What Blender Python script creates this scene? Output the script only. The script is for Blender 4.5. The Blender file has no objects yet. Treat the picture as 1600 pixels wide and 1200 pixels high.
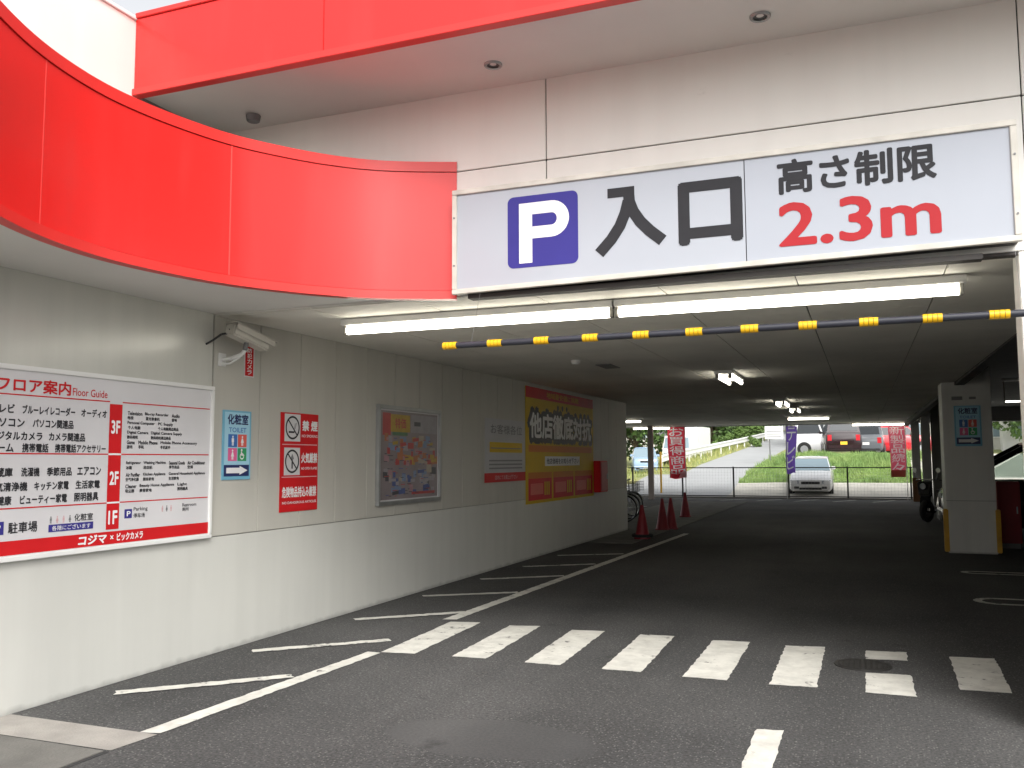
import bpy, bmesh, math, random
from mathutils import Vector, Matrix
R = math.radians
SC = bpy.context.scene
COL = SC.collection
random.seed(7)

# ------------------------------------------------------------------ camera
cam_d = bpy.data.cameras.new('camera'); cam = bpy.data.objects.new('camera', cam_d); COL.objects.link(cam)
_y, _p, _r = R(21.5272), R(4.9406), R(-0.2569)
F = Vector((-math.sin(_y)*math.cos(_p), math.cos(_y)*math.cos(_p), math.sin(_p)))
Rt = Vector((math.cos(_y), math.sin(_y), 0)); Up = Rt.cross(F)
Rt2 = Rt*math.cos(_r) + Up*math.sin(_r); Up2 = Up*math.cos(_r) - Rt*math.sin(_r)
M = Matrix((Rt2, Up2, -F)).transposed().to_4x4(); M.translation = Vector((0, 0, 1.55))
cam.matrix_world = M
cam_d.sensor_width = 36.0; cam_d.lens = 36.0*1385.69/1600.0
cam_d.clip_start = 0.05; cam_d.clip_end = 2000
SC.camera = cam

# ------------------------------------------------------------------ sky, sun, exposure
SUN_EL, SUN_AZ = 43.0, 148.0        # azimuth: compass degrees clockwise from +Y, the side the sun stands on
w = bpy.data.worlds.new('World'); SC.world = w; w.use_nodes = True
nt = w.node_tree; bg = nt.nodes['Background']
sky = nt.nodes.new('ShaderNodeTexSky'); sky.sky_type = 'NISHITA'; sky.sun_disc = False
sky.sun_elevation = R(SUN_EL); sky.sun_rotation = R(SUN_AZ); sky.dust_density = 4.0; sky.air_density = 1.0
hs = nt.nodes.new('ShaderNodeHueSaturation'); hs.inputs['Saturation'].default_value = 0.12
nt.links.new(sky.outputs[0], hs.inputs['Color']); nt.links.new(hs.outputs[0], bg.inputs['Color'])
bg.inputs['Strength'].default_value = 0.15
sd = bpy.data.lights.new('sun', 'SUN'); sd.energy = 1.05; sd.angle = R(30); sd.color = (1.0, 0.97, 0.92)
sun = bpy.data.objects.new('sun', sd); COL.objects.link(sun)
_d = Vector((math.sin(R(SUN_AZ))*math.cos(R(SUN_EL)), math.cos(R(SUN_AZ))*math.cos(R(SUN_EL)), math.sin(R(SUN_EL))))
sun.rotation_euler = _d.to_track_quat('Z', 'Y').to_euler(); sun.location = _d*30
SC.view_settings.view_transform = 'Standard'; SC.view_settings.look = 'None'
SC.view_settings.gamma = 1.0; SC.view_settings.exposure = 0.98
SC.cycles.max_bounces = 8; SC.cycles.diffuse_bounces = 5

# ------------------------------------------------------------------ materials
MATS = {}
def mat(name, color, rough=0.6, metal=0.0, var=0.0, scale=3.0, bump=0.0, bscale=40.0, emit=0.0, coat=0.0, col2=None, detail=5.0, spec=0.5):
    """Principled material; colour varied by object-space noise (dirt, weathering)."""
    if name in MATS: return MATS[name]
    m = bpy.data.materials.new(name); m.use_nodes = True; t = m.node_tree; b = t.nodes['Principled BSDF']
    b.inputs['Base Color'].default_value = (*color, 1); b.inputs['Roughness'].default_value = rough
    b.inputs['Metallic'].default_value = metal; b.inputs['Coat Weight'].default_value = coat
    b.inputs['Specular IOR Level'].default_value = spec
    if var > 0 or bump > 0:
        tc = t.nodes.new('ShaderNodeTexCoord')
    if var > 0:
        n = t.nodes.new('ShaderNodeTexNoise'); n.inputs['Scale'].default_value = scale; n.inputs['Detail'].default_value = detail
        t.links.new(tc.outputs['Object'], n.inputs['Vector'])
        r = t.nodes.new('ShaderNodeMapRange'); r.inputs['From Min'].default_value = 0.3; r.inputs['From Max'].default_value = 0.7
        t.links.new(n.outputs['Fac'], r.inputs['Value'])
        x = t.nodes.new('ShaderNodeMix'); x.data_type = 'RGBA'
        c2 = col2 or tuple(max(0, c*(1-var)) for c in color)
        x.inputs['A'].default_value = (*c2, 1); x.inputs['B'].default_value = (*color, 1)
        t.links.new(r.outputs['Result'], x.inputs['Factor']); t.links.new(x.outputs['Result'], b.inputs['Base Color'])
    if bump > 0:
        n2 = t.nodes.new('ShaderNodeTexNoise'); n2.inputs['Scale'].default_value = bscale; n2.inputs['Detail'].default_value = 4
        t.links.new(tc.outputs['Object'], n2.inputs['Vector'])
        bp = t.nodes.new('ShaderNodeBump'); bp.inputs['Strength'].default_value = bump; bp.inputs['Distance'].default_value = 0.02
        t.links.new(n2.outputs['Fac'], bp.inputs['Height']); t.links.new(bp.outputs['Normal'], b.inputs['Normal'])
    if emit > 0:
        b.inputs['Emission Color'].default_value = (*color, 1); b.inputs['Emission Strength'].default_value = emit
    MATS[name] = m
    return m

def wall_mat(name, color, rough, streak=0.12):
    """painted sheet wall: faint vertical rain streaks and grime along the foot"""
    m = bpy.data.materials.new(name); m.use_nodes = True; t = m.node_tree; b = t.nodes['Principled BSDF']; N = t.nodes.new; L = t.links.new
    tc = N('ShaderNodeTexCoord'); mp = N('ShaderNodeMapping'); mp.inputs['Scale'].default_value = (5, 5, 0.35); L(tc.outputs['Object'], mp.inputs['Vector'])
    n = N('ShaderNodeTexNoise'); n.inputs['Scale'].default_value = 1.2; n.inputs['Detail'].default_value = 7; L(mp.outputs[0], n.inputs['Vector'])
    n2 = N('ShaderNodeTexNoise'); n2.inputs['Scale'].default_value = 1.1; n2.inputs['Detail'].default_value = 8; L(tc.outputs['Object'], n2.inputs['Vector'])
    ad = N('ShaderNodeMath'); ad.operation = 'ADD'; L(n.outputs['Fac'], ad.inputs[0]); L(n2.outputs['Fac'], ad.inputs[1])
    r = N('ShaderNodeMapRange'); r.inputs['From Min'].default_value = 0.75; r.inputs['From Max'].default_value = 1.2; L(ad.outputs[0], r.inputs['Value'])
    x = N('ShaderNodeMix'); x.data_type = 'RGBA'
    x.inputs['A'].default_value = (*[c*(1-streak) for c in color], 1); x.inputs['B'].default_value = (*color, 1)
    L(r.outputs['Result'], x.inputs['Factor'])
    # splash grime: ragged band of dirt in the lowest 12 cm
    sp = N('ShaderNodeSeparateXYZ'); L(tc.outputs['Object'], sp.inputs[0])
    n3 = N('ShaderNodeTexNoise'); n3.inputs['Scale'].default_value = 9; n3.inputs['Detail'].default_value = 6; L(tc.outputs['Object'], n3.inputs['Vector'])
    mm = N('ShaderNodeMath'); mm.operation = 'MULTIPLY'; mm.inputs[1].default_value = 0.07; L(n3.outputs['Fac'], mm.inputs[0])
    sb = N('ShaderNodeMath'); sb.operation = 'SUBTRACT'; L(sp.outputs['Z'], sb.inputs[0]); L(mm.outputs[0], sb.inputs[1])
    r2 = N('ShaderNodeMapRange'); r2.inputs['From Min'].default_value = -0.025; r2.inputs['From Max'].default_value = 0.012; L(sb.outputs[0], r2.inputs['Value'])
    y = N('ShaderNodeMix'); y.data_type = 'RGBA'; y.inputs['A'].default_value = (*[c*0.68 for c in color], 1)
    L(x.outputs['Result'], y.inputs['B']); L(r2.outputs['Result'], y.inputs['Factor'])
    # scattered scuffs and small stains
    mp2 = N('ShaderNodeMapping'); mp2.inputs['Scale'].default_value = (2.2, 2.2, 6.0); L(tc.outputs['Object'], mp2.inputs['Vector'])
    n4 = N('ShaderNodeTexNoise'); n4.inputs['Scale'].default_value = 1.6; n4.inputs['Detail'].default_value = 9; n4.inputs['Roughness'].default_value = 0.7; L(mp2.outputs[0], n4.inputs['Vector'])
    r4 = N('ShaderNodeMapRange'); r4.inputs['From Min'].default_value = 0.68; r4.inputs['From Max'].default_value = 0.76; r4.inputs['To Max'].default_value = 0.35; L(n4.outputs['Fac'], r4.inputs['Value'])
    z = N('ShaderNodeMix'); z.data_type = 'RGBA'; z.inputs['B'].default_value = (*[c*0.62 for c in color], 1)
    L(y.outputs['Result'], z.inputs['A']); L(r4.outputs['Result'], z.inputs['Factor'])
    L(z.outputs['Result'], b.inputs['Base Color'])
    b.inputs['Roughness'].default_value = rough
    bp = N('ShaderNodeBump'); bp.inputs['Strength'].default_value = 0.04; bp.inputs['Distance'].default_value = 0.05
    L(n2.outputs['Fac'], bp.inputs['Height']); L(bp.outputs[0], b.inputs['Normal'])
    return m

def asphalt_mat():
    m = bpy.data.materials.new('asphalt'); m.use_nodes = True; t = m.node_tree; b = t.nodes['Principled BSDF']; N = t.nodes.new; L = t.links.new
    tc = N('ShaderNodeTexCoord')
    big = N('ShaderNodeTexNoise'); big.inputs['Scale'].default_value = 0.45; big.inputs['Detail'].default_value = 7; L(tc.outputs['Object'], big.inputs['Vector'])
    fine = N('ShaderNodeTexNoise'); fine.inputs['Scale'].default_value = 55; fine.inputs['Detail'].default_value = 6; fine.inputs['Roughness'].default_value = 0.75; L(tc.outputs['Object'], fine.inputs['Vector'])
    v = N('ShaderNodeTexVoronoi'); v.inputs['Scale'].default_value = 70; L(tc.outputs['Object'], v.inputs['Vector'])
    st = N('ShaderNodeTexVoronoi'); st.inputs['Scale'].default_value = 26; L(tc.outputs['Object'], st.inputs['Vector'])
    # base ramp from big noise
    x = N('ShaderNodeMix'); x.data_type = 'RGBA'; x.inputs['A'].default_value = (0.048, 0.048, 0.048, 1); x.inputs['B'].default_value = (0.080, 0.079, 0.078, 1)
    r = N('ShaderNodeMapRange'); r.inputs['From Min'].default_value = 0.35; r.inputs['From Max'].default_value = 0.65; L(big.outputs['Fac'], r.inputs['Value']); L(r.outputs['Result'], x.inputs['Factor'])
    # grain
    g = N('ShaderNodeMapRange'); g.inputs['From Min'].default_value = 0.35; g.inputs['From Max'].default_value = 0.68; g.inputs['To Min'].default_value = 0.42; g.inputs['To Max'].default_value = 1.72; L(fine.outputs['Fac'], g.inputs['Value'])
    # smoother resurfaced patch in front
    mp = N('ShaderNodeMapping'); mp.vector_type = 'POINT'; mp.inputs['Location'].default_value = (1.75, -7.1, 0); mp.inputs['Scale'].default_value = (0.85, 1.5, 1); L(tc.outputs['Object'], mp.inputs['Vector'])
    ds = N('ShaderNodeVectorMath'); ds.operation = 'LENGTH'; L(mp.outputs[0], ds.inputs[0])
    wob = N('ShaderNodeMath'); wob.operation = 'MULTIPLY_ADD'; wob.inputs[1].default_value = 0.75; L(big.outputs['Fac'], wob.inputs[0]); L(ds.outputs['Value'], wob.inputs[2])
    pm = N('ShaderNodeMapRange'); pm.inputs['From Min'].default_value = 0.86; pm.inputs['From Max'].default_value = 0.91; L(wob.outputs[0], pm.inputs['Value'])
    gm = N('ShaderNodeMix'); gm.data_type = 'FLOAT'; gp = N('ShaderNodeMath'); gp.operation = 'MULTIPLY_ADD'; gp.inputs[1].default_value = 0.35; gp.inputs[2].default_value = 0.80; L(g.outputs['Result'], gp.inputs[0]); L(gp.outputs[0], gm.inputs['A']); L(g.outputs['Result'], gm.inputs['B']); L(pm.outputs['Result'], gm.inputs['Factor'])
    mul = N('ShaderNodeVectorMath'); mul.operation = 'SCALE'; L(x.outputs['Result'], mul.inputs[0]); L(gm.outputs['Result'], mul.inputs['Scale'])
    # pale stones
    s1 = N('ShaderNodeMapRange'); s1.inputs['From Min'].default_value = 0.80; s1.inputs['From Max'].default_value = 0.86; 
    sc = N('ShaderNodeSeparateColor'); L(v.outputs['Color'], sc.inputs[0]); L(sc.outputs[0], s1.inputs['Value'])
    s2 = N('ShaderNodeMapRange'); s2.inputs['From Min'].default_value = 0.45; s2.inputs['From Max'].default_value = 0.30; L(v.outputs['Distance'], s2.inputs['Value'])
    sm = N('ShaderNodeMath'); sm.operation = 'MULTIPLY'; L(s1.outputs['Result'], sm.inputs[0]); L(s2.outputs['Result'], sm.inputs[1])
    sm2 = N('ShaderNodeMath'); sm2.operation = 'MULTIPLY'; L(sm.outputs[0], sm2.inputs[0]); L(pm.outputs['Result'], sm2.inputs[1])
    # oil drips and dark blotches, and two tyre-polished tracks down the lane
    oi = N('ShaderNodeTexNoise'); oi.inputs['Scale'].default_value = 1.9; oi.inputs['Detail'].default_value = 6; oi.inputs['Roughness'].default_value = .62; L(tc.outputs['Object'], oi.inputs['Vector'])
    om = N('ShaderNodeMapRange'); om.inputs['From Min'].default_value = 0.63; om.inputs['From Max'].default_value = 0.72; om.inputs['To Min'].default_value = 1.0; om.inputs['To Max'].default_value = 0.62; L(oi.outputs['Fac'], om.inputs['Value'])
    lm = N('ShaderNodeMapping'); lm.inputs['Scale'].default_value = (1.0, 0.10, 1); L(tc.outputs['Object'], lm.inputs['Vector'])
    ln = N('ShaderNodeTexNoise'); ln.inputs['Scale'].default_value = 1.5; ln.inputs['Detail'].default_value = 4; L(lm.outputs[0], ln.inputs['Vector'])
    lr = N('ShaderNodeMapRange'); lr.inputs['From Min'].default_value = 0.35; lr.inputs['From Max'].default_value = 0.65; lr.inputs['To Min'].default_value = 0.86; lr.inputs['To Max'].default_value = 1.1; L(ln.outputs['Fac'], lr.inputs['Value'])
    ml = N('ShaderNodeMath'); ml.operation = 'MULTIPLY'; L(om.outputs['Result'], ml.inputs[0]); L(lr.outputs['Result'], ml.inputs[1])
    mul2 = N('ShaderNodeVectorMath'); mul2.operation = 'SCALE'; L(mul.outputs[0], mul2.inputs[0]); L(ml.outputs[0], mul2.inputs['Scale'])
    y = N('ShaderNodeMix'); y.data_type = 'RGBA'; y.inputs['B'].default_value = (0.165, 0.162, 0.155, 1); L(mul2.outputs[0], y.inputs['A']); L(sm2.outputs[0], y.inputs['Factor'])
    L(y.outputs['Result'], b.inputs['Base Color'])
    b.inputs['Roughness'].default_value = 0.85; b.inputs['Specular IOR Level'].default_value = 0.3
    bp = N('ShaderNodeBump'); bp.inputs['Strength'].default_value = 0.55; bp.inputs['Distance'].default_value = 0.006
    L(fine.outputs['Fac'], bp.inputs['Height']); L(bp.outputs[0], b.inputs['Normal'])
    return m

def paint_mat(name, wear):
    """thermoplastic road paint worn through to asphalt in specks and edges"""
    m = bpy.data.materials.new(name); m.use_nodes = True; t = m.node_tree; b = t.nodes['Principled BSDF']; N = t.nodes.new; L = t.links.new
    tc = N('ShaderNodeTexCoord')
    n = N('ShaderNodeTexNoise'); n.inputs['Scale'].default_value = 9; n.inputs['Detail'].default_value = 9; n.inputs['Roughness'].default_value = 0.7; L(tc.outputs['Object'], n.inputs['Vector'])
    big = N('ShaderNodeTexNoise'); big.inputs['Scale'].default_value = 1.3; big.inputs['Detail'].default_value = 3; L(tc.outputs['Object'], big.inputs['Vector'])
    ad = N('ShaderNodeMath'); ad.operation = 'MULTIPLY_ADD'; ad.inputs[1].default_value = 0.35; L(big.outputs['Fac'], ad.inputs[0]); L(n.outputs['Fac'], ad.inputs[2])
    r = N('ShaderNodeMapRange'); r.inputs['From Min'].default_value = wear; r.inputs['From Max'].default_value = wear+0.07; L(ad.outputs[0], r.inputs['Value'])
    n2 = N('ShaderNodeTexNoise'); n2.inputs['Scale'].default_value = 5; n2.inputs['Detail'].default_value = 10; n2.inputs['Roughness'].default_value = .7; L(tc.outputs['Object'], n2.inputs['Vector'])
    c = N('ShaderNodeMix'); c.data_type = 'RGBA'; c.inputs['A'].default_value = (0.48, 0.47, 0.43, 1); c.inputs['B'].default_value = (0.64, 0.63, 0.575, 1)
    r2 = N('ShaderNodeMapRange'); r2.inputs['From Min'].default_value = 0.35; r2.inputs['From Max'].default_value = 0.6; L(n2.outputs['Fac'], r2.inputs['Value']); L(r2.outputs['Result'], c.inputs['Factor'])
    x = N('ShaderNodeMix'); x.data_type = 'RGBA'; x.inputs['A'].default_value = (0.09, 0.088, 0.085, 1); L(c.outputs['Result'], x.inputs['B']); L(r.outputs['Result'], x.inputs['Factor'])
    L(x.outputs['Result'], b.inputs['Base Color']); b.inputs['Roughness'].default_value = 0.7
    bp = N('ShaderNodeBump'); bp.inputs['Strength'].default_value = 0.18; bp.inputs['Distance'].default_value = 0.003
    L(n2.outputs['Fac'], bp.inputs['Height']); L(bp.outputs[0], b.inputs['Normal'])
    return m

ASPHALT = asphalt_mat()
PAINT = paint_mat('road_paint', 0.495); PAINT_WORN = paint_mat('road_paint_worn', 0.53)
WALL = wall_mat('white_wall_paint', (0.60, 0.60, 0.56), 0.5, 0.07)
CLAD = wall_mat('white_metal_cladding', (0.60, 0.60, 0.55), 0.21, 0.10)
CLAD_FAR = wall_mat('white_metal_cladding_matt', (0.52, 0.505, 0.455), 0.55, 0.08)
FACADE = wall_mat('facade_panel_paint', (0.82, 0.80, 0.745), 0.45, 0.05)
CEIL = mat('ceiling_board', (0.82, 0.795, 0.72), 0.75, var=0.18, scale=0.9, detail=8)
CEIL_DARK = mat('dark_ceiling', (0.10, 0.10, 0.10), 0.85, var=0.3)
SOFFIT = mat('soffit_board', (0.82, 0.80, 0.76), 0.7, var=0.12, scale=0.8)
RED = mat('red_sheet_metal', (0.80, 0.018, 0.015), 0.34, var=0.10, scale=0.7, coat=0.08, bump=0.03, bscale=1.3)
def streaks(m, amt):
    t = m.node_tree; b = t.nodes['Principled BSDF']; N = t.nodes.new; L = t.links.new; src = b.inputs['Base Color'].links[0].from_socket
    tc = N('ShaderNodeTexCoord'); mp = N('ShaderNodeMapping'); mp.inputs['Scale'].default_value = (4, 4, .6); L(tc.outputs['Object'], mp.inputs['Vector'])
    n = N('ShaderNodeTexNoise'); n.inputs['Scale'].default_value = 1.0; n.inputs['Detail'].default_value = 8; L(mp.outputs[0], n.inputs['Vector'])
    r = N('ShaderNodeMapRange'); r.inputs['From Min'].default_value = .52; r.inputs['From Max'].default_value = .75; r.inputs['To Max'].default_value = amt; L(n.outputs['Fac'], r.inputs['Value'])
    x = N('ShaderNodeMix'); x.data_type = 'RGBA'; x.inputs['B'].default_value = (.62,.05,.045,1); L(src, x.inputs['A']); L(r.outputs['Result'], x.inputs['Factor']); L(x.outputs['Result'], b.inputs['Base Color'])
    rr = N('ShaderNodeMapRange'); rr.inputs['To Min'].default_value = .31; rr.inputs['To Max'].default_value = .38; L(n.outputs['Fac'], rr.inputs['Value']); L(rr.outputs['Result'], b.inputs['Roughness'])
streaks(RED, .28)
REDTRIM = mat('red_trim', (0.78, 0.034, 0.028), 0.33, var=0.15, scale=2.5)
GAP = mat('dark_joint', (0.03, 0.03, 0.03), 0.9)
REDGAP = mat('dark_red_joint', (0.12, 0.01, 0.01), 0.8)
CONC = mat('concrete', (0.36, 0.34, 0.31), 0.85, var=0.3, scale=4, bump=0.3, bscale=90)
CONC_DK = mat('old_concrete', (0.17, 0.165, 0.15), 0.9, var=0.35, scale=3, bump=0.3, bscale=60)
STEEL = mat('galvanised_steel', (0.45, 0.46, 0.46), 0.42, 0.8, var=0.2, scale=6)
GREYMET = mat('grey_painted_metal', (0.22, 0.22, 0.22), 0.5, 0.3, var=0.2, scale=5)
DKFENCE = mat('dark_fence_paint', (0.05, 0.05, 0.05), 0.5, 0.2, var=0.2)
WHITE = mat('white_enamel', (0.78, 0.78, 0.76), 0.35, var=0.06, scale=4)
IVORY = mat('ivory_age_and_shade', (0.66, 0.63, 0.56), 0.42, var=0.28, scale=5, detail=9)  # aged sign frame; on the security camera its beige stands in for shade
ACRYL = mat('acrylic_sign_face', (0.40, 0.425, 0.47), 0.2, var=0.05, scale=1.2, coat=0.2)
ACRYL2 = mat('acrylic_sign_face_right', (0.385, 0.41, 0.46), 0.2, var=0.05, scale=1.2, coat=0.2)
INK = mat('black_vinyl', (0.036, 0.036, 0.04), 0.45, var=0.15, scale=6, spec=0.12)
GREYINK = mat('grey_ink', (0.22, 0.22, 0.23), 0.5, spec=0.12)
REDINK = mat('red_vinyl', (0.42, 0.032, 0.038), 0.45, var=0.08, spec=0.12)
SIGNRED = mat('sign_red', (0.60, 0.018, 0.022), 0.45, var=0.10, scale=5, spec=0.12)
BLUEINK = mat('blue_vinyl', (0.048, 0.042, 0.24), 0.4, var=0.08, spec=0.15)
NAVY = mat('navy_ink', (0.02, 0.03, 0.12), 0.45)
WHITEINK = mat('white_vinyl', (0.80, 0.80, 0.80), 0.45, spec=0.12)
CYAN = mat('sky_blue_sheet', (0.19, 0.47, 0.63), 0.45, var=0.08)
CYANLT = mat('pale_blue_sheet', (0.36, 0.62, 0.75), 0.45)
PINK = mat('pink_ink', (0.72, 0.13, 0.30), 0.5)
GREEN = mat('green_ink', (0.03, 0.32, 0.12), 0.5)
BLUEPIC = mat('blue_ink', (0.05, 0.16, 0.45), 0.5)
ORRED = mat('vermilion_ink', (0.70, 0.12, 0.09), 0.5)
SHEET = mat('white_print_sheet', (0.66, 0.65, 0.66), 0.42, var=0.06, scale=2)
PALEPINK = mat('pale_pink_ink', (0.65, 0.40, 0.42), 0.5)
YEL = mat('yellow_print', (0.66, 0.44, 0.02), 0.5, var=0.1, scale=2, spec=0.12)
ORANGE = mat('orange_print', (0.60, 0.20, 0.03), 0.5, spec=0.12)
BLACK = mat('black_plastic', (0.02, 0.02, 0.022), 0.4)
RUBBER = mat('black_rubber', (0.022, 0.022, 0.022), 0.85)
BARDK = mat('dark_bar_foam', (0.028, 0.03, 0.042), 0.5, var=0.2, scale=10)
BARYEL = mat('yellow_tape', (0.85, 0.48, 0.01), 0.4, var=0.12, scale=20)
TUBE = mat('lit_fluorescent_tube', (1.0, 0.955, 0.83), 0.4, emit=5.4)
TUBE_FAR = mat('lit_fluorescent_tube_deep', (1.0, 0.97, 0.88), 0.4, emit=2.2)
CONE = mat('red_cone_plastic', (0.24, 0.012, 0.022), 0.5, var=0.15, scale=8)
CHROME = mat('chrome', (0.75, 0.75, 0.75), 0.12, 1.0)
GLASS = mat('dark_car_glass', (0.02, 0.025, 0.028), 0.05, spec=0.8)
GLASSBL = mat('pale_windscreen', (0.20, 0.27, 0.31), 0.06, spec=0.9)
TYRE = RUBBER
RIM = mat('alloy_rim', (0.5, 0.5, 0.52), 0.35, 0.8)
HEADL = mat('headlight_glass', (0.34, 0.37, 0.40), 0.1, spec=0.8)
TAILL = mat('tail_light_red', (0.50, 0.02, 0.03), 0.2)
YGUARD = mat('yellow_black_guard', (0.62, 0.34, 0.02), 0.5, var=0.25, scale=6)
BRGUARD = mat('brown_guard', (0.26, 0.12, 0.045), 0.6, var=0.25, scale=6)
PILLAR = wall_mat('pillar_paint', (0.66, 0.66, 0.63), 0.5)
GRASSG = mat('grass_soil', (0.15, 0.24, 0.05), 0.9, var=0.45, scale=1.6, bump=0.5, bscale=8)
GRASSB = mat('grass_blade', (0.30, 0.40, 0.13), 0.7, scale=0.9, var=.5, col2=(0.16, 0.28, 0.08), detail=8)
DRYG = mat('dry_verge', (0.36, 0.34, 0.14), 0.9, var=0.5, scale=0.8, col2=(0.14, 0.20, 0.06), bump=0.4, bscale=6)
GRAVEL = mat('pale_gravel', (0.54, 0.52, 0.46), 0.9, var=0.25, scale=1.4, bump=0.5, bscale=30, detail=9)
ROADM = mat('worn_road_asphalt', (0.37, 0.378, 0.38), 0.85, var=0.12, scale=0.6, detail=8)
LEAF = mat('leaf_green', (0.085, 0.16, 0.035), 0.6, var=0.55, scale=0.7)
LEAF2 = mat('leaf_bright_green', (0.14, 0.24, 0.05), 0.6, var=0.5, scale=0.7)
BARK = mat('bark', (0.12, 0.09, 0.06), 0.9, var=0.4, scale=6)
RAIL = mat('guardrail_white', (0.75, 0.75, 0.72), 0.45, var=0.08)

# ------------------------------------------------------------------ mesh helpers
class MB:
    def __init__(s): s.v = []; s.f = []
    def add(s, vs, fs):
        o = len(s.v); s.v += [tuple(v) for v in vs]; s.f += [tuple(i+o for i in f) for f in fs]; return s
    def box(s, x0, x1, y0, y1, z0, z1):
        return s.add([(x0,y0,z0),(x1,y0,z0),(x1,y1,z0),(x0,y1,z0),(x0,y0,z1),(x1,y0,z1),(x1,y1,z1),(x0,y1,z1)],
                     [(0,3,2,1),(4,5,6,7),(0,1,5,4),(1,2,6,5),(2,3,7,6),(3,0,4,7)])
    def cyl(s, p, q, r, n=12, r2=None, cap=True):
        p, q = Vector(p), Vector(q); d = (q-p).normalized()
        u = d.cross(Vector((0,0,1)) if abs(d.z) < 0.95 else Vector((1,0,0))).normalized(); v = d.cross(u)
        r2 = r if r2 is None else r2; vs = []
        for c, rr in ((p, r), (q, r2)):
            for i in range(n):
                a = 2*math.pi*i/n; vs.append(c + (u*math.cos(a) + v*math.sin(a))*rr)
        fs = [(i, (i+1) % n, n+(i+1) % n, n+i) for i in range(n)]
        if cap: fs += [tuple(range(n-1, -1, -1)), tuple(range(n, 2*n))]
        return s.add(vs, fs)
    def tube(s, pts, r, n=8):
        for a, b in zip(pts[:-1], pts[1:]): s.cyl(a, b, r, n)
        return s
    def torus(s, c, axis, Rm, r, n=28, k=8):
        axis = Vector(axis).normalized(); c = Vector(c)
        u = axis.cross(Vector((0,0,1)) if abs(axis.z) < 0.9 else Vector((1,0,0))).normalized(); v = axis.cross(u)
        vs = []
        for i in range(n):
            a = 2*math.pi*i/n; d = u*math.cos(a) + v*math.sin(a)
            for j in range(k):
                b = 2*math.pi*j/k; vs.append(c + d*(Rm + r*math.cos(b)) + axis*(r*math.sin(b)))
        fs = [(i*k+j, ((i+1) % n)*k+j, ((i+1) % n)*k+(j+1) % k, i*k+(j+1) % k) for i in range(n) for j in range(k)]
        return s.add(vs, fs)
    def lathe(s, c, prof, n=20):
        vs = []; m = len(prof)
        for i in range(n):
            a = 2*math.pi*i/n
            for r, z in prof: vs.append((c[0]+r*math.cos(a), c[1]+r*math.sin(a), c[2]+z))
        fs = [(i*m+j, ((i+1) % n)*m+j, ((i+1) % n)*m+j+1, i*m+j+1) for i in range(n) for j in range(m-1)]
        return s.add(vs, fs)
    def prism(s, poly, z0, z1):
        n = len(poly)
        vs = [(x, y, z0) for x, y in poly] + [(x, y, z1) for x, y in poly]
        return s.add(vs, [tuple(range(n-1, -1, -1)), tuple(range(n, 2*n))] + [(i, (i+1) % n, n+(i+1) % n, n+i) for i in range(n)])
    def loft(s, rings, caps=True):
        n = len(rings[0]); vs = [p for r in rings for p in r]
        fs = [(k*n+i, k*n+(i+1) % n, (k+1)*n+(i+1) % n, (k+1)*n+i) for k in range(len(rings)-1) for i in range(n)]
        if caps: fs += [tuple(range(n-1, -1, -1)), tuple(range((len(rings)-1)*n, len(rings)*n))]
        return s.add(vs, fs)
    def xf(s, m):
        s.v = [tuple(m @ Vector(v)) for v in s.v]; return s
    def obj(s, name, material, parent=None, bevel=0.0, smooth=False, seg=2):
        me = bpy.data.meshes.new(name); me.from_pydata(s.v, [], s.f); me.update()
        bm = bmesh.new(); bm.from_mesh(me); bmesh.ops.recalc_face_normals(bm, faces=bm.faces)
        if bevel > 0:
            es = [e for e in bm.edges if len(e.link_faces) == 2 and e.calc_face_angle(0) > 0.6]
            bmesh.ops.bevel(bm, geom=es, offset=bevel, segments=seg, affect='EDGES', clamp_overlap=True)
        bm.to_mesh(me); bm.free()
        if smooth:
            me.shade_smooth()
            me.set_sharp_from_angle(angle=R(38))
        me.materials.append(material)
        o = bpy.data.objects.new(name, me); COL.objects.link(o)
        if parent: o.parent = parent
        return o

def tag(o, label=None, cat=None, group=None, kind=None):
    if label: o['label'] = label
    if cat: o['category'] = cat
    if group: o['group'] = group
    if kind: o['kind'] = kind
    return o
def empty(name, loc=(0,0,0), rz=0.0, label=None, cat=None, group=None):
    o = bpy.data.objects.new(name, None); COL.objects.link(o); o.location = loc; o.rotation_euler = (0,0,rz); o.empty_display_size = 0.2
    return tag(o, label, cat, group)
def copy_tree(o, parent=None):
    c = o.copy(); COL.objects.link(c)
    if parent: c.parent = parent
    for ch in list(o.children): copy_tree(ch, c)
    return c

# text: font curve -> mesh, fitted into a rectangle of sign coordinates
_TX = {}
def text_mesh(s, bold):
    bold = 0.0
    if (s, bold) in _TX: return _TX[(s, bold)]
    cu = bpy.data.curves.new('lettering', 'FONT'); cu.body = s; cu.size = 1.0; cu.offset = bold; cu.resolution_u = 3; cu.dimensions = '2D'; cu.fill_mode = 'FRONT'
    o = bpy.data.objects.new('lettering', cu); COL.objects.link(o)
    dg = bpy.context.evaluated_depsgraph_get(); dg.update()
    me = bpy.data.meshes.new_from_object(o.evaluated_get(dg))
    vs = [(v.co.x, v.co.y) for v in me.vertices]; fs = [tuple(p.vertices) for p in me.polygons]
    bpy.data.objects.remove(o); bpy.data.curves.remove(cu); bpy.data.meshes.remove(me)
    _TX[(s, bold)] = (vs, fs); return vs, fs

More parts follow.
